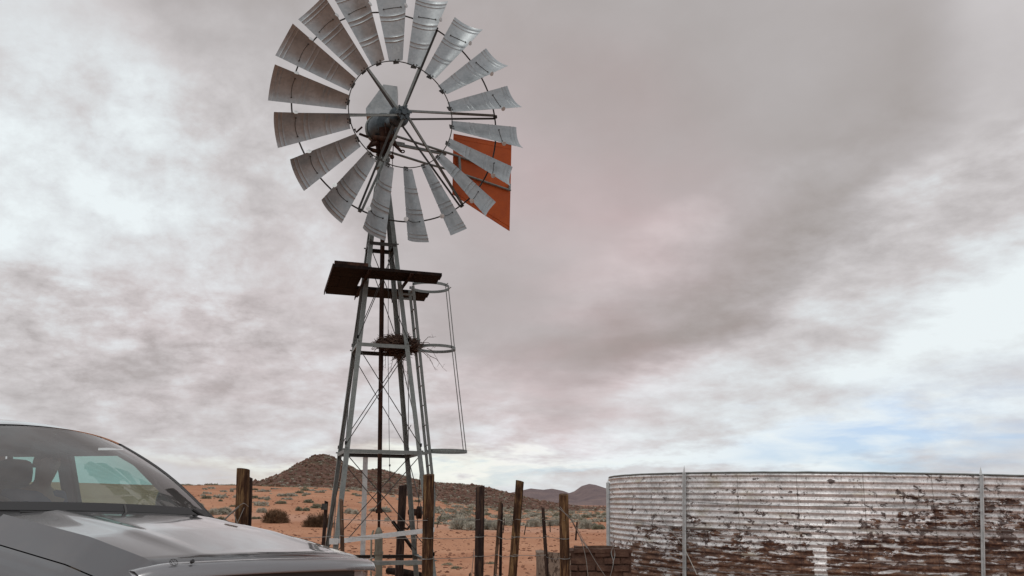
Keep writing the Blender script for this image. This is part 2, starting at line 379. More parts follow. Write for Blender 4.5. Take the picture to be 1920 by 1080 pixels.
def hill_z(x, y):
    t = (y - HY); u = x / HY
    px = 960 + u * 1650
    zt = at(px, interp(RIDGE, px), HY).z
    wd = 60 if t < 0 else 90
    f = 1 - sstep(0, 1, min(1, abs(t) / wd)) 
    f = f ** 1.2
    base = ground_z(x, HY - 60) - 1.0
    rel = zt - base
    nz = (fbm(x, y, .12, 5) * .55 + fbm(x + 50, y, .5, 3) * .22) * (.25 + .75 * min(1, rel / 9)) * (1 - .6 * math.exp(-(t / 8) ** 2))
    return base + rel * f + nz * min(1, f * 3)
def make_hill():
    xs = np.arange(-72, 22, .55); ys = np.arange(HY - 62, HY + 70, 1.0)
    mb = MB(); mb.grid([[(x, y, hill_z(x, y)) for x in xs] for y in ys])
    tag(mb.build('hill', M_hill, smooth=True), 'dark rocky hill with a pointed summit at its left end', 'hill', kind='structure')
make_hill()
M_mtn = mat('hazy_mountain_rock', (.25, .19, .19), 1, 0, spec=.1); n = NT(M_mtn)
n.col(n.ramp(n.noise(.02, 7, .7), [(.35, (.150, .118, .125)), (.65, (.240, .180, .172))])); n.bump(n.noise(.03, 8, .7), 1.0, 12)  # rock tones shifted purple-grey so the colour carries the distance haze
def make_mountains():
    prof = [(880, 940), (940, 928), (985, 919), (1000, 915.5), (1012, 917), (1024, 918), (1040, 916), (1060, 920), (1072, 924.5), (1082, 921), (1096, 911), (1110, 907), (1122, 909), (1140, 915), (1180, 925), (1240, 935), (1330, 948)]
    D = 1600.0
    xs = np.linspace((870 - 960) / 1650 * D, (1340 - 960) / 1650 * D, 220); ys = np.linspace(D - 330, D + 200, 60)
    rows = []
    for y in ys:
        row = []
        for x in xs:
            px = 960 + x / D * 1650; zt = at(px, interp(prof, px), D).z
            t = y - D; f = max(0, 1 - (abs(t) / (330 if t < 0 else 200)) ** 1.15)
            ridge = abs(fbm(x, y * .6, .012, 4)) * 9
            row.append((x, y, -3 + (zt + 3) * f - ridge * (1 - f) * min(1, f * 3)))
        rows.append(row)
    mb = MB(); mb.grid(rows)
    tag(mb.build('mountains', M_mtn, smooth=True), 'two low purple-grey mountains on the far horizon beside the tank', 'mountains', kind='structure')
make_mountains()

# ------------------------------------------------------------------ bushes and stones
def leafmat(name, a, b, c_):
    m = mat(name, b, .8, 0, spec=.2); n = NT(m)
    oi = n.t.nodes.new('ShaderNodeObjectInfo')
    nz = n.m('ADD', n.noise(7, 4, .6), n.m('MULTIPLY', n.m('SUBTRACT', oi.outputs['Random'], .5), .22))
    n.col(n.ramp(nz, [(.3, a), (.5, b), (.72, c_)])); return m
M_grey = leafmat('grey_green_stems', (.20, .19, .155), (.33, .315, .26), (.46, .43, .36))
M_green = leafmat('green_scrub', (.12, .12, .085), (.21, .205, .145), (.30, .285, .215))
M_brown = leafmat('brown_twiggy_scrub', (.045, .025, .014), (.115, .065, .036), (.20, .125, .075))
def bush_mesh(name, n_, h, r, seed, m, wdt=.012, up=.5, curl=.3, lobes=5):
    rnd = random.Random(seed); mb = MB()
    cs = [(rnd.uniform(-.5, .5) * r, rnd.uniform(-.4, .4) * r, rnd.uniform(.55, 1.0)) for _ in range(lobes)]
    for i in range(n_):
        cx, cy, k = rnd.choice(cs)
        th = rnd.uniform(0, 2 * PI); el = math.asin(rnd.random() ** (.9)) 
        d = Vector((math.cos(th) * math.cos(el), math.sin(th) * math.cos(el), math.sin(el)))
        tip = Vector((cx + d.x * r * .62 * k, cy + d.y * r * .62 * k, d.z * h * k)) * rnd.uniform(.78, 1.06)
        st = Vector((cx * .7 + tip.x * .45, cy * .7 + tip.y * .45, max(0, tip.z * rnd.uniform(.2, .6))))
        mid = (st + tip) / 2 + Vector((rnd.uniform(-1, 1), rnd.uniform(-1, 1), rnd.uniform(-.2, 1))) * curl * .12 * h
        sd_ = (tip - st).cross(Vector((rnd.uniform(-1, 1), rnd.uniform(-1, 1), rnd.uniform(-.3, .3))))
        if sd_.length < 1e-6: continue
        sd_.normalize(); w_ = wdt * rnd.uniform(.6, 1.4)
        mb.add([st - sd_ * w_, st + sd_ * w_, mid + sd_ * w_ * .8, mid - sd_ * w_ * .8, tip], [(0, 1, 2, 3), (3, 2, 4)])
    return mb.mesh(name, m)
BG = [bush_mesh('scrub_bush', 2600, .55, .62, s, M_grey, .013) for s in (1, 2, 3)]
BGN = [bush_mesh('scrub_bush', 1800, .45, .6, s, M_green, .016) for s in (4, 5)]
BBR = [bush_mesh('scrub_bush', 2400, .62, .70, s, M_brown, .006, curl=1.3, lobes=6) for s in (6, 7)]
BFAR = [bush_mesh('scrub_bush', 260, .42, .62, s, m, .035) for s, m in ((8, M_grey), (9, M_green), (10, M_grey), (11, M_brown))]
def bush(me, x, y, s, sz, label, group=None, rnd=random):
    o = bpy.data.objects.new('scrub_bush', me); C.objects.link(o); o.location = (x, y, ground_z(x, y) - .03)
    o.scale = (s, s, sz); o.rotation_euler = (0, 0, rnd.uniform(0, 6.28)); tag(o, label, 'bush', group); return o
def ground_at(px, py):
    d = ray(px, py); p = Vector((0, 0, EYE)); t = 8.0
    while t < 3000:
        q = p + d * t
        if q.z <= ground_z(q.x, q.y): return q
        t *= 1.01
    return q
rb = random.Random(5)
# (base px, base py, width px, height px, mesh, label)
NAMED = [
 (522, 981, 74, 30, BBR[0], 'brown twiggy round bush between the thick double post and the windmill'),
 (597, 989, 84, 31, BBR[1], 'wide brown twiggy bush directly behind the left legs of the windmill'),
 (413, 965, 62, 19, BG[0], 'grey dome shaped bush just above the car windscreen pillar, left of the double post'),
 (399, 979, 60, 18, BGN[0], 'olive bush behind the car bonnet, just below the grey dome shaped bush'),
 (868, 993, 92, 32, BG[1], 'largest pale grey bush, left of the dark post right of the windmill'),
 (922, 994, 62, 27, BG[2], 'pale grey bush showing between the dark post and the pair of thin stakes'),
 (836, 972, 26, 17, BG[0], 'grey bush just right of the windmill rear leg beside the pulley'),
 (958, 984, 46, 20, BG[0], 'grey bush between the pair of thin stakes and the tall leaning post'),
 (1003, 988, 50, 22, BG[1], 'grey bush just left of the thin bent dark stake'),
 (1037, 986, 44, 19, BG[2], 'grey bush between the bent dark stake and the post beside the trough'),
 (1100, 992, 54, 24, BG[1], 'grey bush between the trough post and the corrugated tank'),
 (1124, 993, 40, 14, BGN[1], 'dark olive bush touching the left edge of the corrugated tank'),
 (568, 958, 34, 13, BGN[0], 'small rounded grey-green bush alone on the sand above the two brown bushes'),
 (492, 962, 30, 13, BG[1], 'grey bush directly right of the leaning double post'),
 (480, 974, 22, 8, BGN[1], 'flat dark bush at the foot of the leaning double post on its right'),
 (360, 950, 50, 12, BG[2], 'grey bush touching the car windscreen pillar'),
 (661, 964, 42, 14, BG[0], 'grey-green bush seen between the front left and the flat vertical bar of the windmill'),
 (715, 960, 60, 11, BG[1], 'low grey-green bush behind the brown pump pipe of the windmill'),
 (727, 978, 18, 13, BG[2], 'dry pale bush right of the pump pipe cap'),
 (434, 923, 14, 9, BG[2], 'pale round bush on the far slope just left of the double post'),
]
for px, py, wpx, hpx, me, lab in NAMED:
    g = ground_at(px, py); s = wpx / 1650 * g.y / 1.3; sz = hpx / 1650 * g.y / .56
    bush(me, g.x, g.y, s, sz, lab, rnd=rb)
# tiny green tufts on the near sand
tuft = bush_mesh('grass_tuft', 260, .10, .16, 21, M_green, .005)
for px, py, lab in ((857, 1067, 'small green weed tuft on the sand between the windmill and the dark post'), (838, 1060, 'faint green weed tuft close to the windmill right leg'),
                    (716, 1062, 'dry weed tuft at the foot of the windmill behind the lower brace'), (918, 1058, 'small weed tuft between the dark post and the pair of thin stakes'), (768, 1062, 'dry weed tuft right of the thick post inside the windmill')):
    g = ground_at(px, py); o = bpy.data.objects.new('weed_tuft', tuft); C.objects.link(o); o.location = (g.x, g.y, g.z - .01); o.rotation_euler.z = rb.uniform(0, 6); o.scale = (1.1, 1.1, 1.1); tag(o, lab, 'plant')
cnt = 0; tries = 0
while cnt < 290 and tries < 6000:
    tries += 1
    px = rb.uniform(330, 1145) if rb.random() < .6 else rb.uniform(820, 1145); py = rb.uniform(914, 978) if px < 820 else rb.uniform(935, 986)
    g = ground_at(px, py)
    if g.y < (60 if px < 820 else 44) or g.y > 320: continue
    dens = .75 + .6 * sstep(700, 1000, px)
    if noise.noise(Vector((g.x * .05, g.y * .03, 1))) * .9 + .25 + dens * .5 < rb.random() * .9: continue
    s = rb.uniform(.45, 1.15) * (1.0 + g.y / 420)
    bush(rb.choice(BFAR[:3]), g.x, g.y, s, s * rb.uniform(.6, 1.0), 'low grey-green scrub bush scattered on the distant red sand plain', 'scrub bushes scattered on the distant plain', rb)
    cnt += 1
def make_scrub_line():
    mb = MB()
    src = BFAR[0]; rnd = random.Random(12)
    def put(x, y, z, s, sz, k):
        me = BFAR[k]; a = rnd.uniform(0, 6.28); ca, sa_ = math.cos(a) * s, math.sin(a) * s
        step = 3
        vs = [(x + v.co.x * ca - v.co.y * sa_, y + v.co.x * sa_ + v.co.y * ca, z + v.co.z * sz) for v in me.vertices]
        fs = [tuple(p.vertices) for i, p in enumerate(me.polygons) if (i // 2) % step == 0]
        mb.add(vs, fs, {1: 1, 3: 2}.get(k, 0))
    c = 0
    while c < 3400:
        x = rnd.uniform(-66, 20); y = rnd.uniform(HY - 58, HY + 3)
        z = hill_z(x, y)
        if z < ground_z(x, y) + .1: continue
        if z > at(960 + x / HY * 1650, 940, HY).z + 9.5 and rnd.random() < .55: continue
        s = rnd.uniform(.4, 1.1); put(x, y, z - .1, s, s * .85, rnd.choice((0, 1, 2, 3, 3))); c += 1
    # bushes along the left skyline
    for i in range(170):
        px = rnd.uniform(310, 575); y = rnd.uniform(112, 140); x = (px - 960) / 1650 * y
        s = rnd.uniform(.7, 1.5); put(x, y, ground_z(x, y) - .1, s, s * .9, rnd.choice((1, 1, 3)))
    for i in range(900):
        y = rnd.uniform(95, HY - 30); px = rnd.uniform(540, 1120); x = (px - 960) / 1650 * y
        if rnd.random() > .15 + .85 * sstep(95, HY - 45, y): continue
        s = rnd.uniform(.5, 1.1); put(x, y, ground_z(x, y) - .08, s, s * .75, rnd.choice((0, 1, 2, 3)))
    # scrub towards the far right plain
    for i in range(420):
        px = rnd.uniform(960, 1150); y = 75 * (10 ** rnd.uniform(0, .95)); x = (px - 960) / 1650 * y
        s = rnd.uniform(.5, 1.1) * (1 + y / 500); put(x, y, ground_z(x, y) - .1, s, s * .8, rnd.choice((0, 1, 2)))
    tag(mb.build('hill_scrub', [M_grey, M_green, M_brown]), 'dense low scrub covering the rocky hill and the far plain', 'scrub', kind='stuff')
make_scrub_line()
def make_stones():
    rnd = random.Random(3); mb = MB()
    ico = bmesh.new(); bmesh.ops.create_icosphere(ico, subdivisions=1, radius=1); vs0 = [v.co.copy() for v in ico.verts]; fs0 = [tuple(v.index for v in f.verts) for f in ico.faces]; ico.free()
    for i in range(5200):
        y = 13 * (10 ** rnd.uniform(0, .80)); x = rnd.uniform(-.42, .16) * y
        s = rnd.choice((.008, .012, .016, .02, .03, .045)) * (1 + y / 70); q = [rnd.uniform(.6, 1.3) for _ in range(3)]; jit = rnd.random() * 10
        z = ground_z(x, y); a = rnd.uniform(0, 6)
        vs = []
        for v in vs0:
            k = 1 + .35 * noise.noise(v * 1.3 + Vector((jit, jit, 0)))
            p = Vector((v.x * q[0], v.y * q[1], v.z * q[2] * .6)) * s * k
            vs.append((x + p.x * math.cos(a) - p.y * math.sin(a), y + p.x * math.sin(a) + p.y * math.cos(a), z + p.z))
        mb.add(vs, fs0)
    m = mat('desert_stone', (.2, .1, .07), .95, 0, spec=.15); n = NT(m); n.col(n.ramp(n.noise(1.7, 3), [(.35, (.10, .045, .03)), (.6, (.24, .12, .075)), (.75, (.36, .22, .15))]))
    tag(mb.build('stones', m), 'small loose stones scattered on the red sand', 'stones', kind='stuff')
    rnd = random.Random(13); mb = MB(); c = 0
    while c < 5200:
        x = rnd.uniform(-68, 20); y = rnd.uniform(HY - 56, HY + 3); z = hill_z(x, y)
        if z < ground_z(x, y) + .3: continue
        s = (.10 + .34 * rnd.random() ** 3) * (.6 if y > HY - 7 else 1); q = [rnd.uniform(.6, 1.4) for _ in range(3)]; jit = rnd.random() * 10; vs = []
        for v in vs0:
            k = s * (1 + .5 * noise.noise(v * 1.2 + Vector((jit, jit, 0)))); vs.append((x + v.x * q[0] * k, y + v.y * q[1] * k, z + v.z * q[2] * k * .9))
        mb.add(vs, fs0); c += 1
    m = mat('hill_rock', (.15, .09, .07), .95, 0, spec=.15); n = NT(m); n.col(n.ramp(n.noise(.6, 3), [(.35, (.080, .044, .034)), (.55, (.155, .090, .068)), (.72, (.22, .135, .105))]))
    tag(mb.build('hill_rocks', m), 'dark boulders littering the slopes of the rocky hill', 'rocks', kind='stuff')
make_stones()

# ------------------------------------------------------------------ windmill
TX, TY, YAW, LX, LY = -1.8921, 13.0, .2845, -.0359, -.0054
ZA, ZB, ZC, ZD, HA, HD = 5.334, 3.699, 2.126, .6155, .2179, .7076
cY, sY = math.cos(YAW), math.sin(YAW)
def T(x, y, z):
    return Vector((TX + LX * z + x * cY - y * sY, TY + LY * z + x * sY + y * cY, z))
def hw(z): return HD + (HA - HD) * (z - ZD) / (ZA - ZD)
EX = Vector((cY, sY, 0)); EY = Vector((-sY, cY, 0))
ORG = T(0, 0, 0)
mill = empty('windmill', ORG, 'tall galvanised farm windmill with eighteen grey blades and an orange tail vane', 'windmill')
ZT = 6.35
def make_tower():
    for sx, sy in ((-1, -1), (1, -1), (1, 1), (-1, 1)):
        mb = MB(ORG)
        z0 = -.1; zs = [z0, ZC, ZB, ZA, ZT]
        for a, b in zip(zs[:-1], zs[1:]):
            mb.angle(T(sx * hw(a), sy * hw(a), a), T(sx * hw(b), sy * hw(b), b), .068, .008, EX * -sx, EY * -sy)
        for z in (ZA, ZB, ZC, ZD):   # bolts
            mb.tube([T(sx * (hw(z) + .03), sy * hw(z) - sy * .02, z), T(sx * (hw(z) - .03), sy * hw(z) - sy * .02, z)], .011, 6)
            mb.tube([T(sx * hw(z) - sx * .02, sy * (hw(z) + .03), z + .03), T(sx * hw(z) - sx * .02, sy * (hw(z) - .03), z + .03)], .011, 6)
        mb.build('tower_leg', M_galv, mill)
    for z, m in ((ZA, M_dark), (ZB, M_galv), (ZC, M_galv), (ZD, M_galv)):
        h = hw(z)
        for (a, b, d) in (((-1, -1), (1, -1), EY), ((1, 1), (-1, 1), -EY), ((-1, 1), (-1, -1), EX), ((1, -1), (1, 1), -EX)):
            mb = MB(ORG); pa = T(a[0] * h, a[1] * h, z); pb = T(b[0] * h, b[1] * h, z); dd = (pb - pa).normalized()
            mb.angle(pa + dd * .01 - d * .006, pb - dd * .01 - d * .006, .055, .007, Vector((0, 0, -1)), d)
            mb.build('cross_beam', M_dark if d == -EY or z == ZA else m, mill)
    # thin tension rods, one cross on each face of each panel
    for z0, z1 in ((ZC, ZD), (ZB, ZC), (ZA, ZB)):
        a, b = hw(z0), hw(z1)
        for f in range(4):
            def P(u, h, z):
                q = ((u, -1), (1, u), (-u, 1), (-1, -u))[f]
                return T(q[0] * h * .985, q[1] * h * .985, z)
            for sgn in (-1, 1):
                mb = MB(ORG); mb.tube([P(-sgn, a, z0 - .05), P(sgn, b, z1 + .06)], .0065, 6)
                e = P(sgn, b, z1 + .06); mb.tube([e, e + Vector((0, 0, .05))], .013, 6)
                mb.build('brace_rod', M_dark, mill)
    # loose inclined angle across the front, bottom panel
    mb = MB(ORG); a = at(622, 1012, (T(-hw(.9), -hw(.9), .9)).y - .03); b = at(815, 989, T(hw(1.0), -hw(1.0), 1.0).y - .03)
    mb.angle(a, b, .062, .008, Vector((0, 0, -1)), EY)
    mb.box(a + Vector((.03, -.01, -.02)), (.12, .012, .08)); mb.build('inclined_beam', M_galv2, mill, label='pale angle iron bolted at a slant across the bottom of the tower front')
    # flat bar between the two back beams
    mb = MB(ORG); a = at(685.5, 852, T(0, hw(ZC), ZC).y + .02); b = at(680, 1041, T(0, hw(ZD), ZD).y + .02); mb.bar(a, b, .075, .012, (0, 1, 0)); mb.build('flat_bar', M_galv2, mill)
    # gusset at base left
    mb = MB(ORG); a = at(683, 1051, 12.6); b = at(700, 1045, 12.6)
    mb.bar(a, b, .05, .01); mb.build('gusset', M_galv2, mill)
    # riser pipe and pump rod
    mb = MB(ORG); mb.tube([T(.02, 0, ZA + .3), T(.02, 0, 3.35)], .036, 4); mb.tube([T(.02, 0, 3.4), T(.02, 0, 1.27)], .033, 10)
    mb.tube([T(.02, 0, 1.30), T(.02, 0, 1.24)], .05, 10); mb.tube([T(.02, 0, 1.26), T(.02, 0, 1.02)], .02, 8)
    mb.build('pump_rod', M_rust, mill, smooth=True, sa=40)
    mb = MB(ORG); mb.tube([T(.02, 0, 1.04), T(.02, 0, 1.0), T(.02, 0, .96)], [.02, .045, .05], 12)
    mb.tube([T(.02, 0, .97), T(.02, 0, -.1)], .058, 14); mb.tube([T(.02, 0, .7), T(.02, 0, .66)], .07, 14)
    mb.tube([T(-.06, -.02, 1.0), T(-.09, -.02, .9), T(-.085, -.02, -.05)], .014, 8)
    mb.build('well_pipe', rusty('painted_pipe', (.10, .09, .07), (.19, .19, .155), (.25, .255, .22), 5), mill, smooth=True, sa=40)
    # control wire with beads
    mb = MB(ORG); mb.tube([T(.12, .03, ZA + .5), T(.13, .03, ZB), T(.17, .05, ZC), T(.19, .05, 1.5)], .0045, 5)
    for z in (ZA - .2, ZA - .35, 1.95, 1.75): mb.tube([T(.125 + (.05 if z < 3 else 0), .03, z), T(.125 + (.05 if z < 3 else 0), .03, z - .03)], .013, 6)
    mb.build('control_wire', M_dark, mill)
    mb = MB(ORG); mb.tube([T(.36, .15, 4.6), T(.40, .15, 3.0), T(.43, .17, 2.4), T(.50, .05, 2.55)], .005, 5); mb.build('loose_wire', M_dark, mill)
    # mast collar
    mb = MB(ORG); Mz = Matrix.Translation(T(0, 0, 0)) ; 
    mb.lathe([(.12, 6.05), (.125, 6.2), (.085, 6.28), (.085, 6.62), (.115, 6.64), (.115, 6.74), (.10, 6.76), (.10, 6.86), (.12, 6.88), (.12, 6.94), (.06, 6.98), (.06, 7.2)], Matrix.Translation(T(0, 0, 6.5) - Vector((0, 0, 6.5))), 18)
    for k in range(8):
        t = k * PI / 4; c_ = T(0, 0, 6.8); mb.box(c_ + Vector((math.cos(t) * .11, math.sin(t) * .11, 0)), (.03, .03, .06))
    for k in range(4):
        t = R(45 + 90 * k) + YAW; c_ = T(0, 0, 6.5); mb.tube([c_ + Vector((math.cos(t) * .08, math.sin(t) * .08, .1)), T(0, 0, 6.0) + Vector((math.cos(t) * .17, math.sin(t) * .17, 0))], .014, 6)
    mb.build('mast', M_galv, mill, smooth=True, sa=35)
make_tower()

def make_platform():
    zp = 4.70; th = .045
    def board(x0, x1, y0, y1, dz=0, nb=1, name='platform_board'):
        wd = (y1 - y0) / nb
        for k in range(nb):
            a, b = y0 + k * wd + .004, y0 + (k + 1) * wd - .004
            mb = MB(ORG); vs = []
            cut = .06
            for z in (zp + dz, zp + dz + th):
                vs += [T(x0, a, z), T(x1, a, z), T(x1 + cut * .3, b, z), T(x0, b, z)]
            mb.add(vs, [(0, 3, 2, 1), (4, 5, 6, 7), (0, 1, 5, 4), (1, 2, 6, 5), (2, 3, 7, 6), (3, 0, 4, 7)])
            mb.build(name, M_wood_dark, mill)
    board(-.80, .80, -.86, -.34, nb=2)
    board(-.78, .84, .34, .88, nb=2)
    for k in range(3):
        mb = MB(ORG); x0 = -.80 + k * .155; a = T(x0 + .075, -.33, zp + .022); b = T(x0 + .075, .33, zp + .022); mb.bar(a, b, .149, .043); mb.build('platform_board', M_wood_dark, mill)
    mb = MB(ORG); mb.bar(T(-.79, -.83, zp + .075), T(-.30, -.83, zp + .075), .03, .05); mb.bar(T(-.808, -.85, zp + .02), T(-.80, .89, zp + .02), .012, .07)
    mb.build('platform_edge', M_rust, mill)
    for x in (-.305, .315):
        mb = MB(ORG); mb.angle(T(x, -.88, zp - .003), T(x, .92, zp - .003), .055, .008, Vector((0, 0, -1)), EX); mb.build('platform_bearer', M_rust, mill)
make_platform()

def make_ladder():
    zb, zt = .55, 4.70
    def lx(z): return hw(z) + (.205 if z > 1.5 else .05 + .155 * (z - zb) / (1.5 - zb))
    lad = None
    mb = MB(ORG)
    for y in (-.13, .17):
        zs = [zb, 1.5, ZC, ZB, zt]
        for a, b in zip(zs[:-1], zs[1:]): mb.bar(T(lx(a), y, a), T(lx(b), y, b), .012, .045, EX)
    z = .75
    while z < zt:
        mb.tube([T(lx(z), -.13, z), T(lx(z), .17, z)], .010, 6); z += .30
    for zz in (ZC, ZB, 4.55): mb.bar(T(hw(zz), -.13, zz), T(lx(zz), -.13, zz), .02, .03); mb.bar(T(hw(zz), .17, zz), T(lx(zz), .17, zz), .02, .03)
    lad = mb.build('ladder', M_galv, mill)
    hoops = []
    for zz, r in ((4.735, .31), (3.75, .30), (2.165, .305)):
        cx = lx(zz) + .30; mb = MB(ORG); rows = []
        for k in range(40):
            t = R(-158 + 316 * k / 39)
            ri, ro = r - .004, r + .004
            rows.append([T(cx + math.cos(t) * q, .02 + math.sin(t) * q, zz + dz) for q, dz in ((ri, -.022), (ro, -.022), (ro, .022), (ri, .022))])
        mb.grid(rows, closed=True)
        for s_ in (-1, 1):
            t = R(158 * s_); mb.bar(T(cx + math.cos(t) * r, .02 + math.sin(t) * r, zz), T(lx(zz), .02 + s_ * .14, zz), .008, .044)
        mb.build('cage_hoop', M_galv, lad); hoops.append((cx, r, zz))
    for ang in (-48, 2):
        mb = MB(ORG); pts = [T(cx + math.cos(R(ang)) * r, .02 + math.sin(R(ang)) * r, zz) for cx, r, zz in hoops]
        for a, b in zip(pts[:-1], pts[1:]): mb.bar(a, b, .035 if ang < 0 else .012, .006 if ang < 0 else .012, EX)
        mb.tube([pts[0], pts[0] + Vector((.04, 0, .03))], .008, 5)
        mb.build('cage_strap', M_galv, lad)
make_ladder()

# wheel ------------------------------------------------------------
HUB = Vector((-1.755, 12.399, 7.362)); PSI, TILT = .487, -.070
n_ = Vector((math.sin(PSI) * math.cos(TILT), -math.cos(PSI) * math.cos(TILT), math.sin(TILT)))
r_ = Vector((math.cos(PSI), math.sin(PSI), 0)); u_ = n_.cross(r_)
WM = Matrix(((r_.x, u_.x, n_.x), (r_.y, u_.y, n_.y), (r_.z, u_.z, n_.z))).to_4x4()
def make_wheel():
    mb = MB()
    def ring(R_, rad, z, n=120): return [(math.cos(2 * PI * k / n) * R_, math.sin(2 * PI * k / n) * R_, z) for k in range(n)]
    mb.tube(ring(.872, .01, -.055), .0085, 6, closed=True)
    mb.tube(ring(1.72, .01, -.15), .0125, 6, closed=True)
    rim = mb.build('wheel_frame', M_dark, mill, smooth=True)
    rim.matrix_local = Matrix.Translation(HUB - ORG) @ WM
    for j in range(6):
        t = R(12.4 + 60 * j); d = Vector((math.cos(t), math.sin(t), 0)); tt = Vector((-d.y, d.x, 0))
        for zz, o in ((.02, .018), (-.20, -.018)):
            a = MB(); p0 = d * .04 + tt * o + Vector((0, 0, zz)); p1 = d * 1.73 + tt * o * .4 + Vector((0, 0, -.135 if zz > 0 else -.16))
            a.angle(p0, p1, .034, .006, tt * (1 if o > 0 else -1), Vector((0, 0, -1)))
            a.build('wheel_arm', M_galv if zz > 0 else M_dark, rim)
        a = MB(); a.box(d * 1.73 + Vector((0, 0, -.15)), (.05, .05, .05), Matrix.Rotation(t, 4, 'Z')); a.build('arm_clamp', M_dark, rim)
    # hub
    h = MB(); I = Matrix.Identity(4)
    h.lathe([(.02, .07), (.042, .07), (.045, .05), (.05, .03), (.105, .03), (.112, .02), (.112, -.01), (.07, -.02), (.07, -.14), (.13, -.15), (.165, -.17), (.17, -.20), (.16, -.235), (.06, -.25), (.06, -.45)][::-1], I, 28)
    for k in range(12):
        t = k * PI / 6; h.lathe([(.012, .03), (.012, .045)], Matrix.Translation((math.cos(t) * .082, math.sin(t) * .082, 0)), 6)
    for k in range(6):
        t = R(12.4 + 60 * k); h.box((math.cos(t) * .08, math.sin(t) * .08, .037), (.11, .03, .014), Matrix.Rotation(t, 4, 'Z'))
    h.build('hub', [M_blue], rim, smooth=True, sa=30)
    # blades
    Ro, Ri, wo, wi, po, pi_, axo, axi = 2.069, .880, .269, .110, -.535, -.49, .057, -.057
    ribs = (.27, .33, .56, .62, .90, .95)
    us = sorted(set([0, 1] + [i / 24 for i in range(25)] + [q + e for q in ribs for e in (-.012, -.006, 0, .006, .012)]))
    us = [q for q in us if 0 <= q <= 1]
    NS = 12
    def pt(u, s, off=0.0):
        Rr = Ri + (Ro - Ri) * u; w_ = wi + (wo - wi) * u; p = pi_ + (po - pi_) * u; ax = axi + (axo - axi) * u
        t = Vector((0, math.cos(p), math.sin(p))); nb = Vector((0, -math.sin(p), math.cos(p)))
        sag = .26 * w_ * (1 - s * s)
        rb_ = sum(.007 * max(0, 1 - abs(u - q) / .011) for q in ribs)
        return Vector((Rr, 0, ax)) + t * (w_ * s) + nb * (-sag + rb_ + off)
    b = MB(); top = [[pt(u, -1 + 2 * k / NS, .0009) for k in range(NS + 1)] for u in us]; bot = [[pt(u, -1 + 2 * k / NS, -.0009) for k in range(NS + 1)] for u in us]
    b.grid(top); b.grid([r[::-1] for r in bot])
    def edge(A, B):
        b.grid([A, B])
    edge([r[0] for r in bot], [r[0] for r in top]); edge([r[-1] for r in top], [r[-1] for r in bot]); edge(top[0], bot[0]); edge(bot[-1], top[-1])
    u0 = .72
    b.tube([pt(u0 + .012 * math.sin(k / 8 * PI), -.62 + 1.25 * k / 8, .006) for k in range(9)], .0038, 5, mi=1)
    for s_ in (-.62, .63): b.tube([pt(u0, s_, .016), pt(u0, s_, -.03)], .011, 6, mi=1)
    for s_ in (-.35, .1): b.tube([pt(.02, s_, .012), pt(.02, s_, -.02)], .011, 6, mi=1)
    # bracket lug at the trailing edge
    q = pt(u0, -1.02, -.005); b.lathe([(.005, -.006), (.038, -.004), (.038, .004), (.005, .006)], Matrix.Translation(q) @ Matrix.Rotation(.6, 4, 'X'), 12, mi=2)
    q = pt(.0, 0, 0); b.box(q + Vector((-.005, 0, -.01)), (.06, .09, .012), Matrix.Rotation(pi_, 4, 'X'), mi=1)
    me = b.mesh('blade', [M_blade, M_dark, M_galv2], sa=35)
    rnd = random.Random(1)
    for k in range(18):
        o = bpy.data.objects.new('blade', me); C.objects.link(o); o.parent = rim
        o.matrix_local = Matrix.Rotation(.011 - k * PI / 9, 4, 'Z') @ Matrix.Rotation(rnd.uniform(-.02, .02), 4, 'X')
make_wheel()

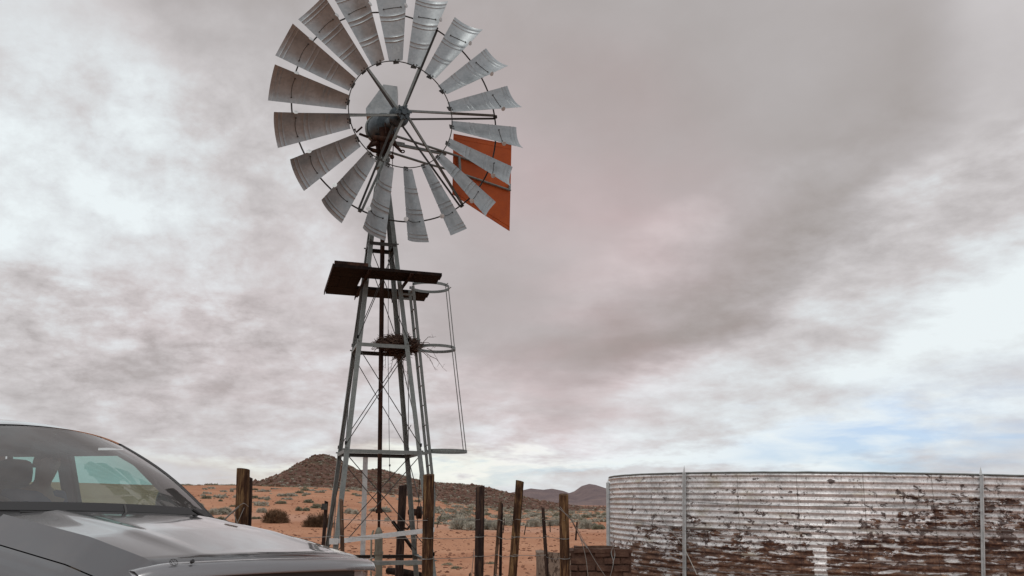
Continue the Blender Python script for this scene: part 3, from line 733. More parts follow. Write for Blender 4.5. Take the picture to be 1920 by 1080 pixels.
def make_head():
    # gearbox behind the hub
    ctr = HUB - n_ * .62 + Vector((-.11, 0, -.06))
    Mx = Matrix.Translation(ctr) @ WM
    g = MB(ORG)
    g.lathe([(.03, -.30), (.13, -.29), (.20, -.23), (.235, -.12), (.245, .0), (.235, .10), (.20, .17), (.11, .20), (.09, .40)], Mx @ Matrix.Rotation(R(8), 4, 'Y'), 28)
    gb = g.build('gearbox', M_blue, mill, smooth=True, sa=45)
    g = MB(ORG)
    g.lathe([(.25, -.145), (.258, -.13), (.258, -.10), (.25, -.085)], Mx @ Matrix.Rotation(R(8), 4, 'Y'), 28); g.build('casing_band', M_galv, gb, smooth=True, sa=40)
    # hood: folded sheet
    Yh = ctr.y - .05
    out = [(686, 206), (686, 203), (719, 158), (745, 162), (745, 204), (738, 214), (715, 216), (686, 214)]
    f = [at(x, y, Yh) for x, y in out]; bk = [p + Vector((-.02, .26, -.0)) for p in f]; k = len(f)
    g = MB(ORG); g.add(f + bk, [tuple(range(k)), tuple(range(k, 2 * k))[::-1]] + [(i, i + k, (i + 1) % k + k, (i + 1) % k) for i in range(k)])
    g.build('gearbox_hood', M_blade, gb)
    g = MB(ORG)
    def px(*q): return [at(a, b, Y) for a, b, Y in q]
    g.tube(px((716, 262, 12.85), (714, 275, 12.9), (716, 300, 12.95)), [.10, .085, .07], 12)
    g.tube(px((722, 240, 12.75), (722, 268, 12.8), (719, 290, 12.85)), [.10, .08, .06], 12)
    g.tube(px((700, 258, 12.8), (727, 262, 12.7), (742, 255, 12.7)), .05, 10)
    g.tube(px((736, 258, 12.7), (741, 272, 12.7), (752, 284, 12.65)), [.035, .03, .022], 8)
    g.tube([at(755, 284, 12.65) + Vector((math.cos(t) * .028, 0, math.sin(t) * .022)) for t in np.linspace(0, 2 * PI, 12, endpoint=False)], .011, 6, closed=True)
    g.tube(px((708, 268, 12.75), (697, 272, 12.75), (690, 277, 12.75), (700, 282, 12.8), (712, 285, 12.85)), [.04, .035, .03, .035, .03], 8)
    g.tube(px((702, 260, 12.6), (688, 276, 12.6)), .010, 6); g.tube(px((699, 263, 12.6), (691, 274, 12.6)), .018, 6)
    g.tube(px((738, 245, 12.6), (737, 283, 12.7), (735, 292, 12.7)), .008, 6)
    g.tube(px((679, 238, 12.8), (668, 248, 12.8), (665, 242, 12.8)), .018, 6); g.tube(px((690, 257, 12.9), (674, 251, 12.9)), .022, 6)
    g.tube(px((722, 230, 12.5), (724, 250, 12.5), (727, 262, 12.6)), .012, 6)
    for z in range(9):
        g.tube([at(735.5, 298 + z * 2.6, 12.7), at(736.2, 299.8 + z * 2.6, 12.7)], .007, 5)
    g.lathe([(.02, -.03), (.035, -.02), (.035, .02), (.02, .03)], Matrix.Translation(at(735, 294, 12.7)) @ Matrix.Rotation(PI / 2, 4, 'X'), 10)
    g.build('gear_linkage', M_rust, gb, smooth=True, sa=50)
    # tail
    az = R(46.5); td = Vector((math.sin(az), math.cos(az), 0)); tn = Vector((td.y, -td.x, 0)); O = T(0, 0, 6.9)
    def L(px_, py_):   # point of the tail plane seen at that pixel
        d = ray(px_, py_); p = Vector((0, 0, EYE)); t = (O - p).dot(tn) / d.dot(tn); return p + d * t
    tl = MB(ORG)
    tl.tube([L(733, 252), L(850, 290), L(905, 309)], .021, 8); tl.tube([L(724, 283), L(800, 307), L(842, 318), L(957, 357)], .021, 8)
    tl.bar(L(735, 268) - tn * .03, L(838, 288) - tn * .03, .03, .05); tl.bar(L(731, 266) - tn * .035, L(760, 271) - tn * .035, .05, .07)
    tl.bar(L(860, 292) + tn * .012, L(862, 322) + tn * .012, .045, .02, tn); tl.bar(L(955, 345) + tn * .012, L(954.5, 357) + tn * .012, .04, .02, tn)
    tb = tl.build('tail_boom', M_galv, mill, smooth=True, sa=40)
    v = MB(ORG)
    o = [L(853, 250), L(961, 271), L(957.5, 432), L(851, 363)]
    off = -tn * .035
    nu, nv = 10, 10; fr = []; bk = []
    for i in range(nv + 1):
        a = o[0].lerp(o[3], i / nv); b = o[1].lerp(o[2], i / nv); fr.append([a.lerp(b, k / nu) + off for k in range(nu + 1)])
    # the vane lies behind the booms
    fr = [[p * 1 - off * 2.0 for p in r] for r in fr] if False else fr
    bk = [[p - tn * .003 for p in r] for r in fr]
    v.grid(fr); v.grid([r[::-1] for r in bk])
    per = [r for r in fr[0]] + [r[-1] for r in fr[1:]] + fr[-1][-2::-1] + [r[0] for r in fr[-2:0:-1]]
    v.tube([p for p in per], .007, 4, closed=True)
    a, b = fr[0][0].lerp(fr[-1][0], .07), fr[0][-1].lerp(fr[-1][-1], .05); v.tube([a, b], .004, 4)
    a, b = fr[0][0].lerp(fr[-1][0], .95), fr[0][-1].lerp(fr[-1][-1], .955); v.tube([a, b], .006, 4)
    v.build('tail_vane', M_orange, tb, label='orange painted sheet metal tail vane widening to its far end')
make_head()

# nest --------------------------------------------------------------
def make_nest():
    rnd = random.Random(9); c0 = T(.28, -.02, ZB + .02); mb = MB(c0)
    for i in range(1900):
        a = rnd.uniform(0, 2 * PI); q = rnd.random() ** .5 * (1.15 if i % 5 == 0 else 1)
        cx, cy = math.cos(a) * q * .31, math.sin(a) * q * .27
        hh = .20 * (1 - q * q * .6)
        z = rnd.uniform(-.22 * (1 - q) , hh)
        p = c0 + EX * (cx + (.03 if z < 0 else 0)) + EY * cy + Vector((0, 0, z))
        ta = a + PI / 2 + rnd.gauss(0, .7); ln = rnd.uniform(.05, .15) * (1.0 if i % 9 else 1.4)
        d = (EX * math.cos(ta) + EY * math.sin(ta) + Vector((0, 0, rnd.gauss(0, .35)))).normalized()
        b = d.orthogonal().normalized() * ln * rnd.uniform(-.25, .25)
        mb.tube([p - d * ln, p + b, p + d * ln], [.0045, .0038, .0022], 3, cap=False)
    for (dx, dz, ex, ez) in ((.35, .1, .58, .03), (.45, .02, .62, -.14), (.4, -.05, .60, -.32), (.3, -.05, .5, -.1), (-.2, -.1, -.18, -.33), (.38, .1, .55, .2), (.05, -.15, .12, -.42), (-.05, -.15, -.1, -.35), (.5, -.1, .72, -.28), (.15, -.2, .17, -.6)):
        p = c0 + EX * dx + Vector((0, 0, dz)); e = c0 + EX * ex + Vector((0, 0, ez)); m = (p + e) / 2 + Vector((0, 0, .05))
        mb.tube([p, m, e], [.005, .004, .002], 4)
        for k in range(3): f = m.lerp(e, rnd.random()); mb.tube([f, f + Vector((rnd.uniform(-.06, .1), 0, rnd.uniform(-.08, .06)))], .0022, 3)
    tag(mb.build('bird_nest', M_twig), 'large untidy nest of dark sticks resting on the middle beams of the windmill tower', 'nest')
make_nest()

# ------------------------------------------------------------------ fence
def post(mb, px, py, pxb, wpx, Y, seed, taper=.04, knots=1):
    rnd = random.Random(seed); top = at(px, py, Y); bot = at(pxb, 1080, Y); d = (top - bot) / (top.z - bot.z)
    bz = ground_z(bot.x, Y) - .15; b0 = top + d * (bz - top.z)
    r = wpx / 1650 * Y / 2; rows = []; nn = 16; m = 22
    for i in range(m + 1):
        t = i / m; c = b0.lerp(top, t); row = []
        for k in range(nn):
            a = 2 * PI * k / nn
            rr = r * (1 + taper * (1 - t)) * (1 + .10 * noise.noise(Vector((math.cos(a) * 1.2 + seed * 3, math.sin(a) * 1.2, t * 2.5))) + .05 * noise.noise(Vector((math.cos(a) * 4 + seed, math.sin(a) * 4, t * 14))))
            zz = 0 if i < m else .012 * math.cos(a + seed) 
            row.append(c + Vector((math.cos(a) * rr, math.sin(a) * rr, zz)))
        rows.append(row)
    mb.grid([q[::-1] for q in rows], closed=True); b = len(mb.v) - nn
    mb.f.append(tuple(range(b, b + nn))[::-1]); mb.m.append(0)
    return top, d, r
FO = Vector((0, 10.5, 0))
fence = empty('wire_fence', FO, 'rough wooden post and wire fence running across in front of the windmill', 'fence')
POSTS = [
 (457, 880, 449, 24, 9.6, M_post, 'thick leaning split timber post behind the car bonnet'),
 (469.5, 895, 464, 9, 9.75, M_postd, 'slim dark post strapped behind the thick leaning post'),
 (640, 937, 643, 7.5, 9.9, M_stake, 'thin brown stake at the windmill front left leg'),
 (804, 890, 801, 20.5, 10.0, M_post, 'stout brown round post at the windmill front right leg'),
 (900.5, 912, 898, 16.5, 10.6, M_postd, 'near black round post'),
 (938, 942, 928, 6, 10.8, M_stake, 'thin pale stake leaning against a thin dark stake'),
 (940.5, 945, 938, 5.5, 10.9, M_postd, 'thin dark upright stake behind the pale stake'),
 (974.5, 902, 961, 15.5, 10.7, M_post, 'tall round post leaning right'),
 (1018, 952, 1026, 6.5, 10.6, M_postd, 'thin bent black stake leaning left'),
 (1057, 927, 1059, 17.5, 10.3, M_post, 'round post in front of the trough with wire tied round it'),
 (881, 1075, 881, 4, 10.7, M_stake, None),
]
tops = []
for i, (px, py, pxb, wpx, Y, m, lab) in enumerate(POSTS):
    mb = MB(FO); tp = post(mb, px, py, pxb, wpx, Y, i + 2); mb.build('post' if wpx > 10 else 'stake', m, fence, smooth=True, sa=50, label=lab); tops.append(tp)
def onpost(i, z, side=-1):
    top, d, r = tops[i]; p = top + d * (z - top.z); return p + Vector((0, side * (r + .004), 0))
rw = random.Random(4)
for z in (.12, .34, .56, .80, 1.02, 1.22):
    for a, b in ((1, 2), (2, 3), (3, 4), (4, 5), (5, 7), (7, 8), (8, 9)):
        if a == 1 and z > 1.1: continue
        mb = MB(FO); p = onpost(a, z + rw.uniform(-.015, .015)); q = onpost(b, z + rw.uniform(-.015, .015)); sg = rw.uniform(.005, .03)
        mb.tube([p.lerp(q, t / 8) - Vector((0, 0, sg * 4 * (t / 8) * (1 - t / 8))) for t in range(9)], .0032, 4); mb.build('wire', M_wire, fence)
for i in (3, 4, 7, 9, 0):
    for z in (.56, .80, 1.02):
        top, d, r = tops[i]; c = top + d * (z - top.z); mb = MB(FO)
        mb.tube([c + Vector((math.cos(t) * (r * 1.04 + .003), math.sin(t) * (r * 1.04 + .003), .01 * math.sin(t))) for t in np.linspace(0, 2 * PI, 16, endpoint=False)], .0028, 4, closed=True); mb.build('wire_tie', M_wire, fence)
def loose(pts, r=.004):
    mb = MB(FO); P = [at(*q) for q in pts]; fine = []
    for i in range(len(P) - 1):
        p0 = P[max(i - 1, 0)]; p1 = P[i]; p2 = P[i + 1]; p3 = P[min(i + 2, len(P) - 1)]
        for k in range(6):
            t = k / 6; fine.append(.5 * ((2 * p1) + (-p0 + p2) * t + (2 * p0 - 5 * p1 + 4 * p2 - p3) * t * t + (-p0 + 3 * p1 - 3 * p2 + p3) * t ** 3))
    fine.append(P[-1]); mb.tube(fine, r, 5); mb.build('loose_wire', M_wire, fence)
loose([(1047, 952, 10.1), (1056, 960, 10.1), (1070, 972, 10.2), (1082, 995, 10.3), (1092, 1020, 10.3), (1099, 1050, 10.3), (1103, 1085, 10.3)], .0045)
loose([(1050, 950, 10.1), (1062, 966, 10.1), (1078, 985, 10.2), (1098, 1020, 10.3), (1118, 1055, 10.3), (1138, 1085, 10.3)], .0035)
loose([(1070, 972, 10.15), (1076, 984, 10.2), (1086, 1004, 10.3), (1101, 1028, 10.3)], .006)
loose([(1152, 1022, 10.9), (1146, 1036, 10.9), (1150, 1055, 10.8), (1144, 1082, 10.8)], .0045)
loose([(1150, 1026, 10.9), (1153, 1040, 10.9), (1149, 1056, 10.8)], .004)
loose([(440, 960, 9.4), (447, 950, 9.4), (457, 944, 9.3), (466, 950, 9.45)], .004)
loose([(438, 960, 9.4), (444, 980, 9.4)], .004); loose([(445, 981, 9.4), (458, 952, 9.4)], .004); loose([(420, 975, 9.4), (434, 962, 9.4), (448, 950, 9.4)], .009)
loose([(889, 1030, 10.5), (886, 1060, 10.5), (884, 1082, 10.5)], .004)
# thick post behind the tower, with its bar and clamp
mb = MB(Vector((-1.8, 14.6, 0))); post(mb, 755.5, 910, 748, 15, 14.6, 31); o = mb.build('wooden_post', M_postd, smooth=True, sa=50)
tag(o, 'thick dark broken topped post standing just behind the windmill tower', 'post')
mb = MB(Vector((-1.8, 14.6, 0))); mb.tube([at(768, 960, 14.5), at(786, 961, 14.4)], .055, 10); mb.lathe([(.04, -.05), (.10, -.04), (.10, .04), (.04, .05)], Matrix.Translation(at(786, 961, 14.4)) @ Matrix.Rotation(PI / 2, 4, 'Y'), 16)
mb.tube([at(768, 966, 14.4), at(770, 984, 14.4), at(764, 992, 14.4), at(757, 990, 14.4)], .018, 8)
mb.build('pulley', M_rust, o, smooth=True, sa=40, label='rusty pulley on a stub axle bolted to the post')
mb = MB(Vector((-1.6, 14.2, 0))); mb.bar(at(736, 977, 14.2), at(779, 1036, 14.2), .07, .05); tag(mb.build('timber_bar', M_wood_dark), 'dark squared timber leaning at a slant beside the thick post behind the windmill', 'timber')
mb = MB(Vector((-1.6, 14.9, 0))); mb.tube([at(727, 1070, 16.0), at(752, 1073, 15.8), at(800, 1082, 15.4)], [.055, .07, .06], 9); tag(mb.build('log', M_wood_dark, smooth=True), 'dark log lying on the sand at the foot of the windmill', 'log')
mb = MB(Vector((-3.0, 14.4, 0))); post(mb, 612, 940, 602, 7, 14.4, 41); o = mb.build('wooden_stake', M_postd, smooth=True); tag(o, 'black stake half hidden behind the rear left leg of the windmill', 'stake')
mb = MB(Vector((-3.0, 14.4, 0))); mb.box(at(608, 950, 14.35), (.08, .05, .10)); mb.box(at(605.5, 953, 14.35), (.05, .05, .05)); mb.build('insulator', M_dark, o)
FF = Vector((2, 38, 0)); ff = empty('far_fence', FF, 'distant low fence of thin short droppers on the sand right of the windmill', 'fence')
fpos = []
for (px, py, pb, yb) in ((713, 965, 712, 984), (826, 967, 818, 990), (946, 972, 943, 1000), (986, 985, 982, 1004), (1031, 979, 1032, 998), (1082, 979, 1079, 1014)):
    g = ground_at(pb, yb); t = at(px, py, g.y); mb = MB(FF); mb.tube([g - Vector((0, 0, .1)), t], .022 if px != 1082 else .035, 6); mb.build('dropper', M_postd, ff); fpos.append((g, t))
for k in (.45, .85):
    for a, b in zip(fpos[:-1], fpos[1:]):
        mb = MB(FF); mb.tube([a[0].lerp(a[1], k), b[0].lerp(b[1], k)], .004, 4); mb.build('wire', M_wire, ff)

# ------------------------------------------------------------------ water tank
TC = Vector((5.568, 14.434, 0)); TR = 3.913; TH = 1.80
tank = empty('water_tank', TC, 'round corrugated iron water tank with heavy rust over its lower sheets', 'water tank', rot=(0, R(.62), 0))
def tank_u(px, py=980):   # arc length along the wall seen at a pixel column
    d = ray(px, py); dx, dy = d.x, d.y; ox, oy = -TC.x, -TC.y
    a = dx * dx + dy * dy; b = 2 * (ox * dx + oy * dy); c = ox * ox + oy * oy - TR * TR; q = max(0, b * b - 4 * a * c)
    t = (-b - math.sqrt(q)) / (2 * a); return (math.atan2(oy + dy * t, ox + dx * t) % (2 * PI)) * TR
U0, U1 = tank_u(1141), tank_u(1925)
M_tank = mat('rusting_corrugated_iron', (.5, .5, .5), .5, .3); n = NT(M_tank)
uvn = n.t.nodes.new('ShaderNodeUVMap'); uvn.uv_map = 'UVMap'; UV = uvn.outputs[0]
sp = n.t.nodes.new('ShaderNodeSeparateXYZ'); n.link(UV, sp.inputs[0]); U, V = sp.outputs[0], sp.outputs[1]
z1 = n.noise(3.0, 7, .65, (1, 1.6, 1), vec=UV); z2 = n.noise(26, 6, .7, (1, 1.0, 1), vec=UV); z3 = n.noise(9, 8, .72, (1, 2.6, 1), vec=UV, loc=(4, 4, 0))
steel = n.ramp(n.m('ADD', n.m('MULTIPLY', z1, .6), n.m('MULTIPLY', z2, .4)), [(.36, (.28, .285, .29)), (.5, (.55, .555, .56)), (.62, (.80, .81, .82))])
yel = n.ramp(n.noise(1.6, 4, .6, (1, 4, 1), vec=UV, loc=(2, 9, 0)), [(.56, BL), (.70, (.6,) * 3)]); steel = n.mix(yel, steel, (.33, .30, .19))
# height below which rust takes over, stepping from sheet to sheet
def zof(py): return (EYE - (py - 951) / 1600 * 10.9)
stops = [(1141, 1046), (1180, 1050), (1195, 1022), (1288, 1018), (1291, 1006), (1360, 1024), (1420, 1018), (1518, 1010), (1521, 1090), (1543, 1090), (1546, 1008), (1650, 1008), (1682, 1002), (1685, 962), (1760, 956), (1835, 950), (1925, 958)]
lo_, hi_ = .2, 1.7
rl = n.ramp(n.mr(U, U0, U1), [((tank_u(a) - U0) / (U1 - U0), ((min(max(zof(b), lo_), hi_) - lo_) / (hi_ - lo_),) * 3) for a, b in stops])
rlz = n.m('MULTIPLY_ADD', rl, hi_ - lo_, lo_)
dif = n.m('SUBTRACT', rlz, V)       # >0 below the line
zbig = n.noise(2.2, 4, .6, (1, 2.2, 1), vec=UV, loc=(8, 2, 0))
z4 = n.noise(18, 8, .75, (1, 1.9, 1), vec=UV, loc=(2, 6, 0))
rag = n.m('ADD', n.m('MULTIPLY', n.m('SUBTRACT', z3, .5), 1.5), n.m('ADD', n.m('MULTIPLY', n.m('SUBTRACT', z4, .5), .9), n.m('MULTIPLY', n.m('SUBTRACT', zbig, .5), 2.0)))
rm = n.mr(n.m('ADD', n.m('MULTIPLY', dif, 1.15), rag), -.01, .02)
band = n.mr(n.m('ABSOLUTE', n.m('SUBTRACT', n.m('ADD', V, n.m('MULTIPLY', n.noise(.8, 2, .5, (1, .1, 1), vec=UV), .10)), 1.155)), .030, .050, 1, 0)    # one sheet edge kept its zinc
bright = n.ramp(n.noise(2.6, 6, .65, (1, 6.5, 1), vec=UV, loc=(7, 1, 0)), [(.525, BL), (.56, WH)])
rm = n.m('MULTIPLY', rm, n.m('SUBTRACT', 1.0, n.m('MAXIMUM', n.m('MULTIPLY', bright, .8), n.m('MULTIPLY', band, .75))), clamp=True)
spots = n.mr(n.m('ADD', n.noise(7, 8, .75, (1, 1.7, 1), vec=UV, loc=(1, 7, 0), dist=.6), n.m('ADD', n.m('MULTIPLY', n.m('SUBTRACT', z1, .5), .45), n.m('MULTIPLY', dif, .07))), .548, .562)
flk = n.mr(n.noise(30, 6, .75, (1, .9, 1), vec=UV, loc=(3, 3, 0), dist=1.0), .585, .61)
rust = n.ramp(n.m('ADD', n.m('MULTIPLY', n.noise(5, 8, .75, (1, 3, 1), vec=UV), .65), n.m('MULTIPLY', z2, .35)), [(.38, (.010, .005, .005)), (.46, (.035, .016, .012)), (.52, (.085, .044, .030)), (.58, (.19, .11, .07)), (.66, (.42, .34, .27))])
low = n.mr(V, 1.0, .3); rust = n.mix(n.m('MULTIPLY', low, .4), rust, n.ramp(n.noise(3, 6, .7, (1, 2.5, 1), vec=UV, loc=(1, 1, 3)), [(.35, (.06, .03, .022)), (.5, (.19, .10, .055)), (.65, (.30, .20, .14))]))
allr = n.m('MAXIMUM', rm, n.m('MAXIMUM', n.m('MULTIPLY', spots, .92), n.m('MULTIPLY', flk, .65)))
dark = n.mix(rm, (.045, .026, .022), rust)
crs = n.m('MULTIPLY', n.m('COMPARE', n.m('FRACT', n.m('DIVIDE', U, .78)), .012, .008), .5)
dark = n.mix(crs, dark, (.02, .01, .01)); steel = n.mix(crs, steel, (.12, .11, .10))
n.col(n.mix(allr, steel, dark)); n.rough(n.mix(allr, (.38,) * 3, (.9,) * 3)); n.metal(n.m('MULTIPLY', n.m('SUBTRACT', 1.0, allr), .2))
n.bump(n.m('ADD', n.m('MULTIPLY', allr, -.5), n.m('MULTIPLY', z2, .5)), .5, .006)
def make_tank():
    nA = 520; nZ = 176; pitch = .0762; rows = []; uvs = []
    def wob(a, z): return .012 * noise.noise(Vector((math.cos(a) * 6, math.sin(a) * 6, z * 1.5))) + .005 * noise.noise(Vector((math.cos(a) * 40, math.sin(a) * 40, z * 9)))
    mb = MB()
    for j in range(nZ + 1):
        z = -.02 + (TH + .02) * j / nZ; off = .0125 * math.sin(2 * PI * z / pitch)
        row = []
        for k in range(nA):
            a = 2 * PI * k / nA; sheet = int(a * TR / .78)
            lap = .002 * ((sheet * 7) % 3)
            rr = TR + off + wob(a, z) + lap
            row.append(Vector((math.cos(a) * rr, math.sin(a) * rr, z + (.006 * noise.noise(Vector((a * 9, 0, 0))) if j == nZ else 0))))
        rows.append(row)
    mb.grid(rows, closed=True); nout = len(mb.f)
    inner = [[p - Vector((p.x, p.y, 0)).normalized() * .008 for p in r] for r in rows[::4]]
    mb.grid([r[::-1] for r in inner], closed=True)
    me = mb.mesh('wall', [M_tank], smooth=True)
    uv = me.uv_layers.new(name='UVMap'); data = np.zeros(len(me.loops) * 2)
    co = np.array([v.co for v in me.vertices]); ang = np.arctan2(co[:, 1], co[:, 0]) % (2 * PI)
    li = np.empty(len(me.loops), dtype=np.int32); me.loops.foreach_get('vertex_index', li)
    data[0::2] = ang[li] * TR; data[1::2] = co[li, 2]; uv.data.foreach_set('uv', data)
    o = bpy.data.objects.new('wall', me); C.objects.link(o); o.parent = tank
    mb = MB(); rim = []
    for k in range(260):
        a = 2 * PI * k / 260; rr = TR + .004 + wob(a, TH); rim.append((math.cos(a) * rr, math.sin(a) * rr, TH + .006 + .004 * noise.noise(Vector((a * 20, 0, 0)))))
    mb.tube(rim, .011, 6, closed=True); mb.build('rim', M_galv, tank, smooth=True)
    def pole(px, py, name, label, yb=1066, lean=0, sh=0):
        u = tank_u(px) / TR; d = Vector((math.cos(u), math.sin(u), 0)); t = Vector((-d.y, d.x, 0)); mb = MB()
        ztop = zof(py) + .02; rr = TR + .03
        zb = -.1
        base = d * rr; bt = base + Vector((0, 0, zb)); bt = base - t * sh + Vector((0, 0, zb)); tp = base + t * lean + Vector((0, 0, ztop - .10)); tip = base + t * lean + Vector((0, 0, ztop))
        mb.angle(bt, tp, .022, .006, t, d * -1); mb.angle(bt + d * .004, tp + d * .004, .022, .006, -t, d * -1)
        mb.bar(bt + d * .02, tp + d * .02, .008, .04, d)
        mb.add([tp - t * .03, tp + t * .012, tip, tp + d * .02], [(0, 1, 2), (1, 3, 2), (3, 0, 2)])
        for z in (.4, .72, 1.05, 1.38): mb.tube([base + d * .012 + Vector((0, 0, z)) - t * .03, base + d * .03 + Vector((0, 0, z)), base + d * .012 + Vector((0, 0, z)) + t * .03], .004, 5)
        mb.build(name, M_galv2, tank, label=label)
    pole(1143.5, 893, 'standard', 'galvanised standard at the left edge of the tank'); pole(1285, 879, 'standard', 'galvanised standard in front of the tank wall', lean=.02, sh=.04); pole(1836, 880, 'standard', 'white streaked galvanised standard near the right end', lean=.06, sh=.12)
    for z, k in ((1.43, 0), (1.12, 1), (.55, 2)):
        mb = MB(); pts = []
        for i in range(140):
            u = (U0 - .4 + (U1 - U0 + 1.2) * i / 139) / TR; rr = TR + .018; pts.append((math.cos(u) * rr, math.sin(u) * rr, z + .04 * math.sin(i * .06 + k) + .012 * noise.noise(Vector((i * .1, k, 0)))))
        mb.tube(pts, .0032, 4); mb.build('strap_wire', M_wire, tank)
    mb = MB(); uu = [tank_u(p) / TR for p in (1236, 1262, 1290, 1318)]; zz = [zof(q) for q in (972, 1002, 1032, 1085)]
    mb.tube([(math.cos(u) * (TR + .03 + .05 * i), math.sin(u) * (TR + .03 + .05 * i), z) for i, (u, z) in enumerate(zip(uu, zz))], .005, 5); mb.build('loose_wire', M_wire, tank)
    # still water inside
    mb = MB(); mb.add([(math.cos(2 * PI * k / 80) * (TR - .03), math.sin(2 * PI * k / 80) * (TR - .03), 1.2) for k in range(80)], [tuple(range(80))])
    mb.build('water', mat('tank_water', (.03, .04, .035), .05), tank)
make_tank()

# ------------------------------------------------------------------ brick trough
M_brick = mat('mud_brick', (.12, .06, .04), .95, 0, spec=.15); n = NT(M_brick)
n.col(n.ramp(n.noise(5, 8, .7), [(.3, (.035, .020, .015)), (.5, (.075, .043, .032)), (.7, (.14, .088, .063))])); n.bump(n.noise(24, 8, .75), .8, .012)
M_render = mat('cracked_render', (.25, .19, .15), .95, 0, spec=.15); n = NT(M_render)
crk = n.ramp(n.noise(16, 4, .7, (1.6, 1.6, .7), dist=1.2), [(.40, WH), (.45, BL)])
n.col(n.mix(n.m('MULTIPLY', crk, .8), n.ramp(n.noise(7, 7, .7), [(.3, (.15, .115, .09)), (.7, (.30, .235, .19))]), (.045, .028, .022))); n.bump(n.m('SUBTRACT', n.noise(30, 7, .7), n.m('MULTIPLY', crk, 1.0)), .8, .015)
def make_trough():
    Y = 11.35; O = at(1090, 1080, Y); O.z = 0
    tr = empty('brick_trough', O, 'low crumbling brick and plaster drinking trough built against the left side of the tank', 'trough')
    rnd = random.Random(8)
    xl, xm, xr = at(1009, 1040, Y).x, at(1068, 1040, Y).x, at(1184, 1040, Y).x
    zt = at(1100, 1032, Y).z
    mb = MB(O)
    def rough_box(x0, x1, y0, y1, z0, z1, jit=.012, nx=14, nz=8, mi=0):
        # subdivided slab with uneven top and worn corners
        def J(x, y, z):
            v = Vector((x, y, z)); return v + Vector((noise.noise(v * 6), noise.noise(v * 6 + Vector((9, 0, 0))), noise.noise(v * 5 + Vector((0, 9, 0))))) * jit
        xs = np.linspace(x0, x1, nx); zs = np.linspace(z0, z1, nz)
        f = [[J(x, y0, z) for x in xs] for z in zs]; bk = [[J(x, y1, z) for x in xs] for z in zs]
        mb.grid(f, mi); mb.grid([r[::-1] for r in bk], mi); mb.grid([f[-1], bk[-1]], mi); mb.grid([[f[i][0], bk[i][0]][::-1] for i in range(nz)], mi); mb.grid([[f[i][-1], bk[i][-1]] for i in range(nz)], mi)
    rough_box(xl, xm + .02, Y, Y + .16, -.05, zt - .035, .02, 26, 22); rough_box(xl, xl + .13, Y + .16, Y + .9, -.05, zt - .05, .02)
    mb.build('plastered_wall', M_render, tr, smooth=True, sa=40)
    # brick courses
    mb = MB(O); row = 0; z = -.02
    rough_box(xm + .01, xr, Y + .03, Y + .16, -.05, zt - .01, .006); 
    while z < zt + .0:
        bh = .078; x = xm + .0 - (.11 if row % 2 else 0)
        top = z + bh > zt - .03
        while x < xr:
            bl = .215 + rnd.uniform(-.01, .01); x0 = max(x, xm + .0); x1 = min(x + bl, xr)
            if x1 - x0 > .04 and rnd.random() > .06 and not (top and x0 < xm + .14):
                d = rnd.uniform(-.012, .012)
                n0 = len(mb.v)
                rough_box(x0 + .008, x1 - .008, Y + d, Y + .1, z + .006, z + bh - .006, .010, 5, 4)
            x += bl + .008
        z += bh + .008; row += 1
    rough_box(xm + .06, xr, Y + .0, Y + .17, zt - .028, zt + .02, .016, 16, 3); rough_box(xm + .12, xr - .05, Y + .75, Y + .9, -.05, zt + .015, .02); rough_box(xm, xm + .13, Y + .16, Y + .9, -.05, zt - .02, .02)
    mb.build('brick_wall', M_brick, tr, smooth=True, sa=35)
make_trough()
# ------------------------------------------------------------------ silver pickup
CM = Matrix.Translation((-1.261, 4.743, 0)) @ Matrix.Rotation(-.533, 4, 'Z') @ Matrix.Translation((0, 0, 1)) @ Matrix.Rotation(.009, 4, 'Y') @ Matrix.Rotation(-.031, 4, 'X') @ Matrix.Translation((0, 0, -1))
car = empty('pickup_truck', (0, 0, 0), 'silver grey double cab pickup with a grey bonnet guard, parked beside the fence', 'pickup')
car.matrix_world = CM
M_paint = mat('silver_paint', (.15, .15, .15), .16, .85, 1.0); n = NT(M_paint)
fl = n.noise(900, 1, .5); dirt = n.ramp(n.noise(4, 6, .7), [(.45, BL), (.75, WH)])
sp_ = n.mr(n.noise(70, 3, .5, (1, 1.8, 1)), .735, .75)
c = n.mix(n.m('MULTIPLY', fl, .15), (.085, .085, .09), (.135, .135, .145)); c = n.mix(n.m('MULTIPLY', dirt, .10), c, (.25, .17, .13)); c = n.mix(n.m('MULTIPLY', sp_, .8), c, (.05, .035, .03)); n.col(c)
n.rough(n.mr(dirt, 0, 1, .14, .22))
M_black = mat('black_plastic', (.014, .014, .015), .5); M_rubber = mat('rubber', (.012, .012, .012), .75)
M_int = mat('dark_cabin_trim', (.030, .031, .036), .75); M_head = mat('roof_lining', (.16, .15, .15), .9)
M_chrome = mat('chrome', (.65, .66, .68), .15, 1.0)
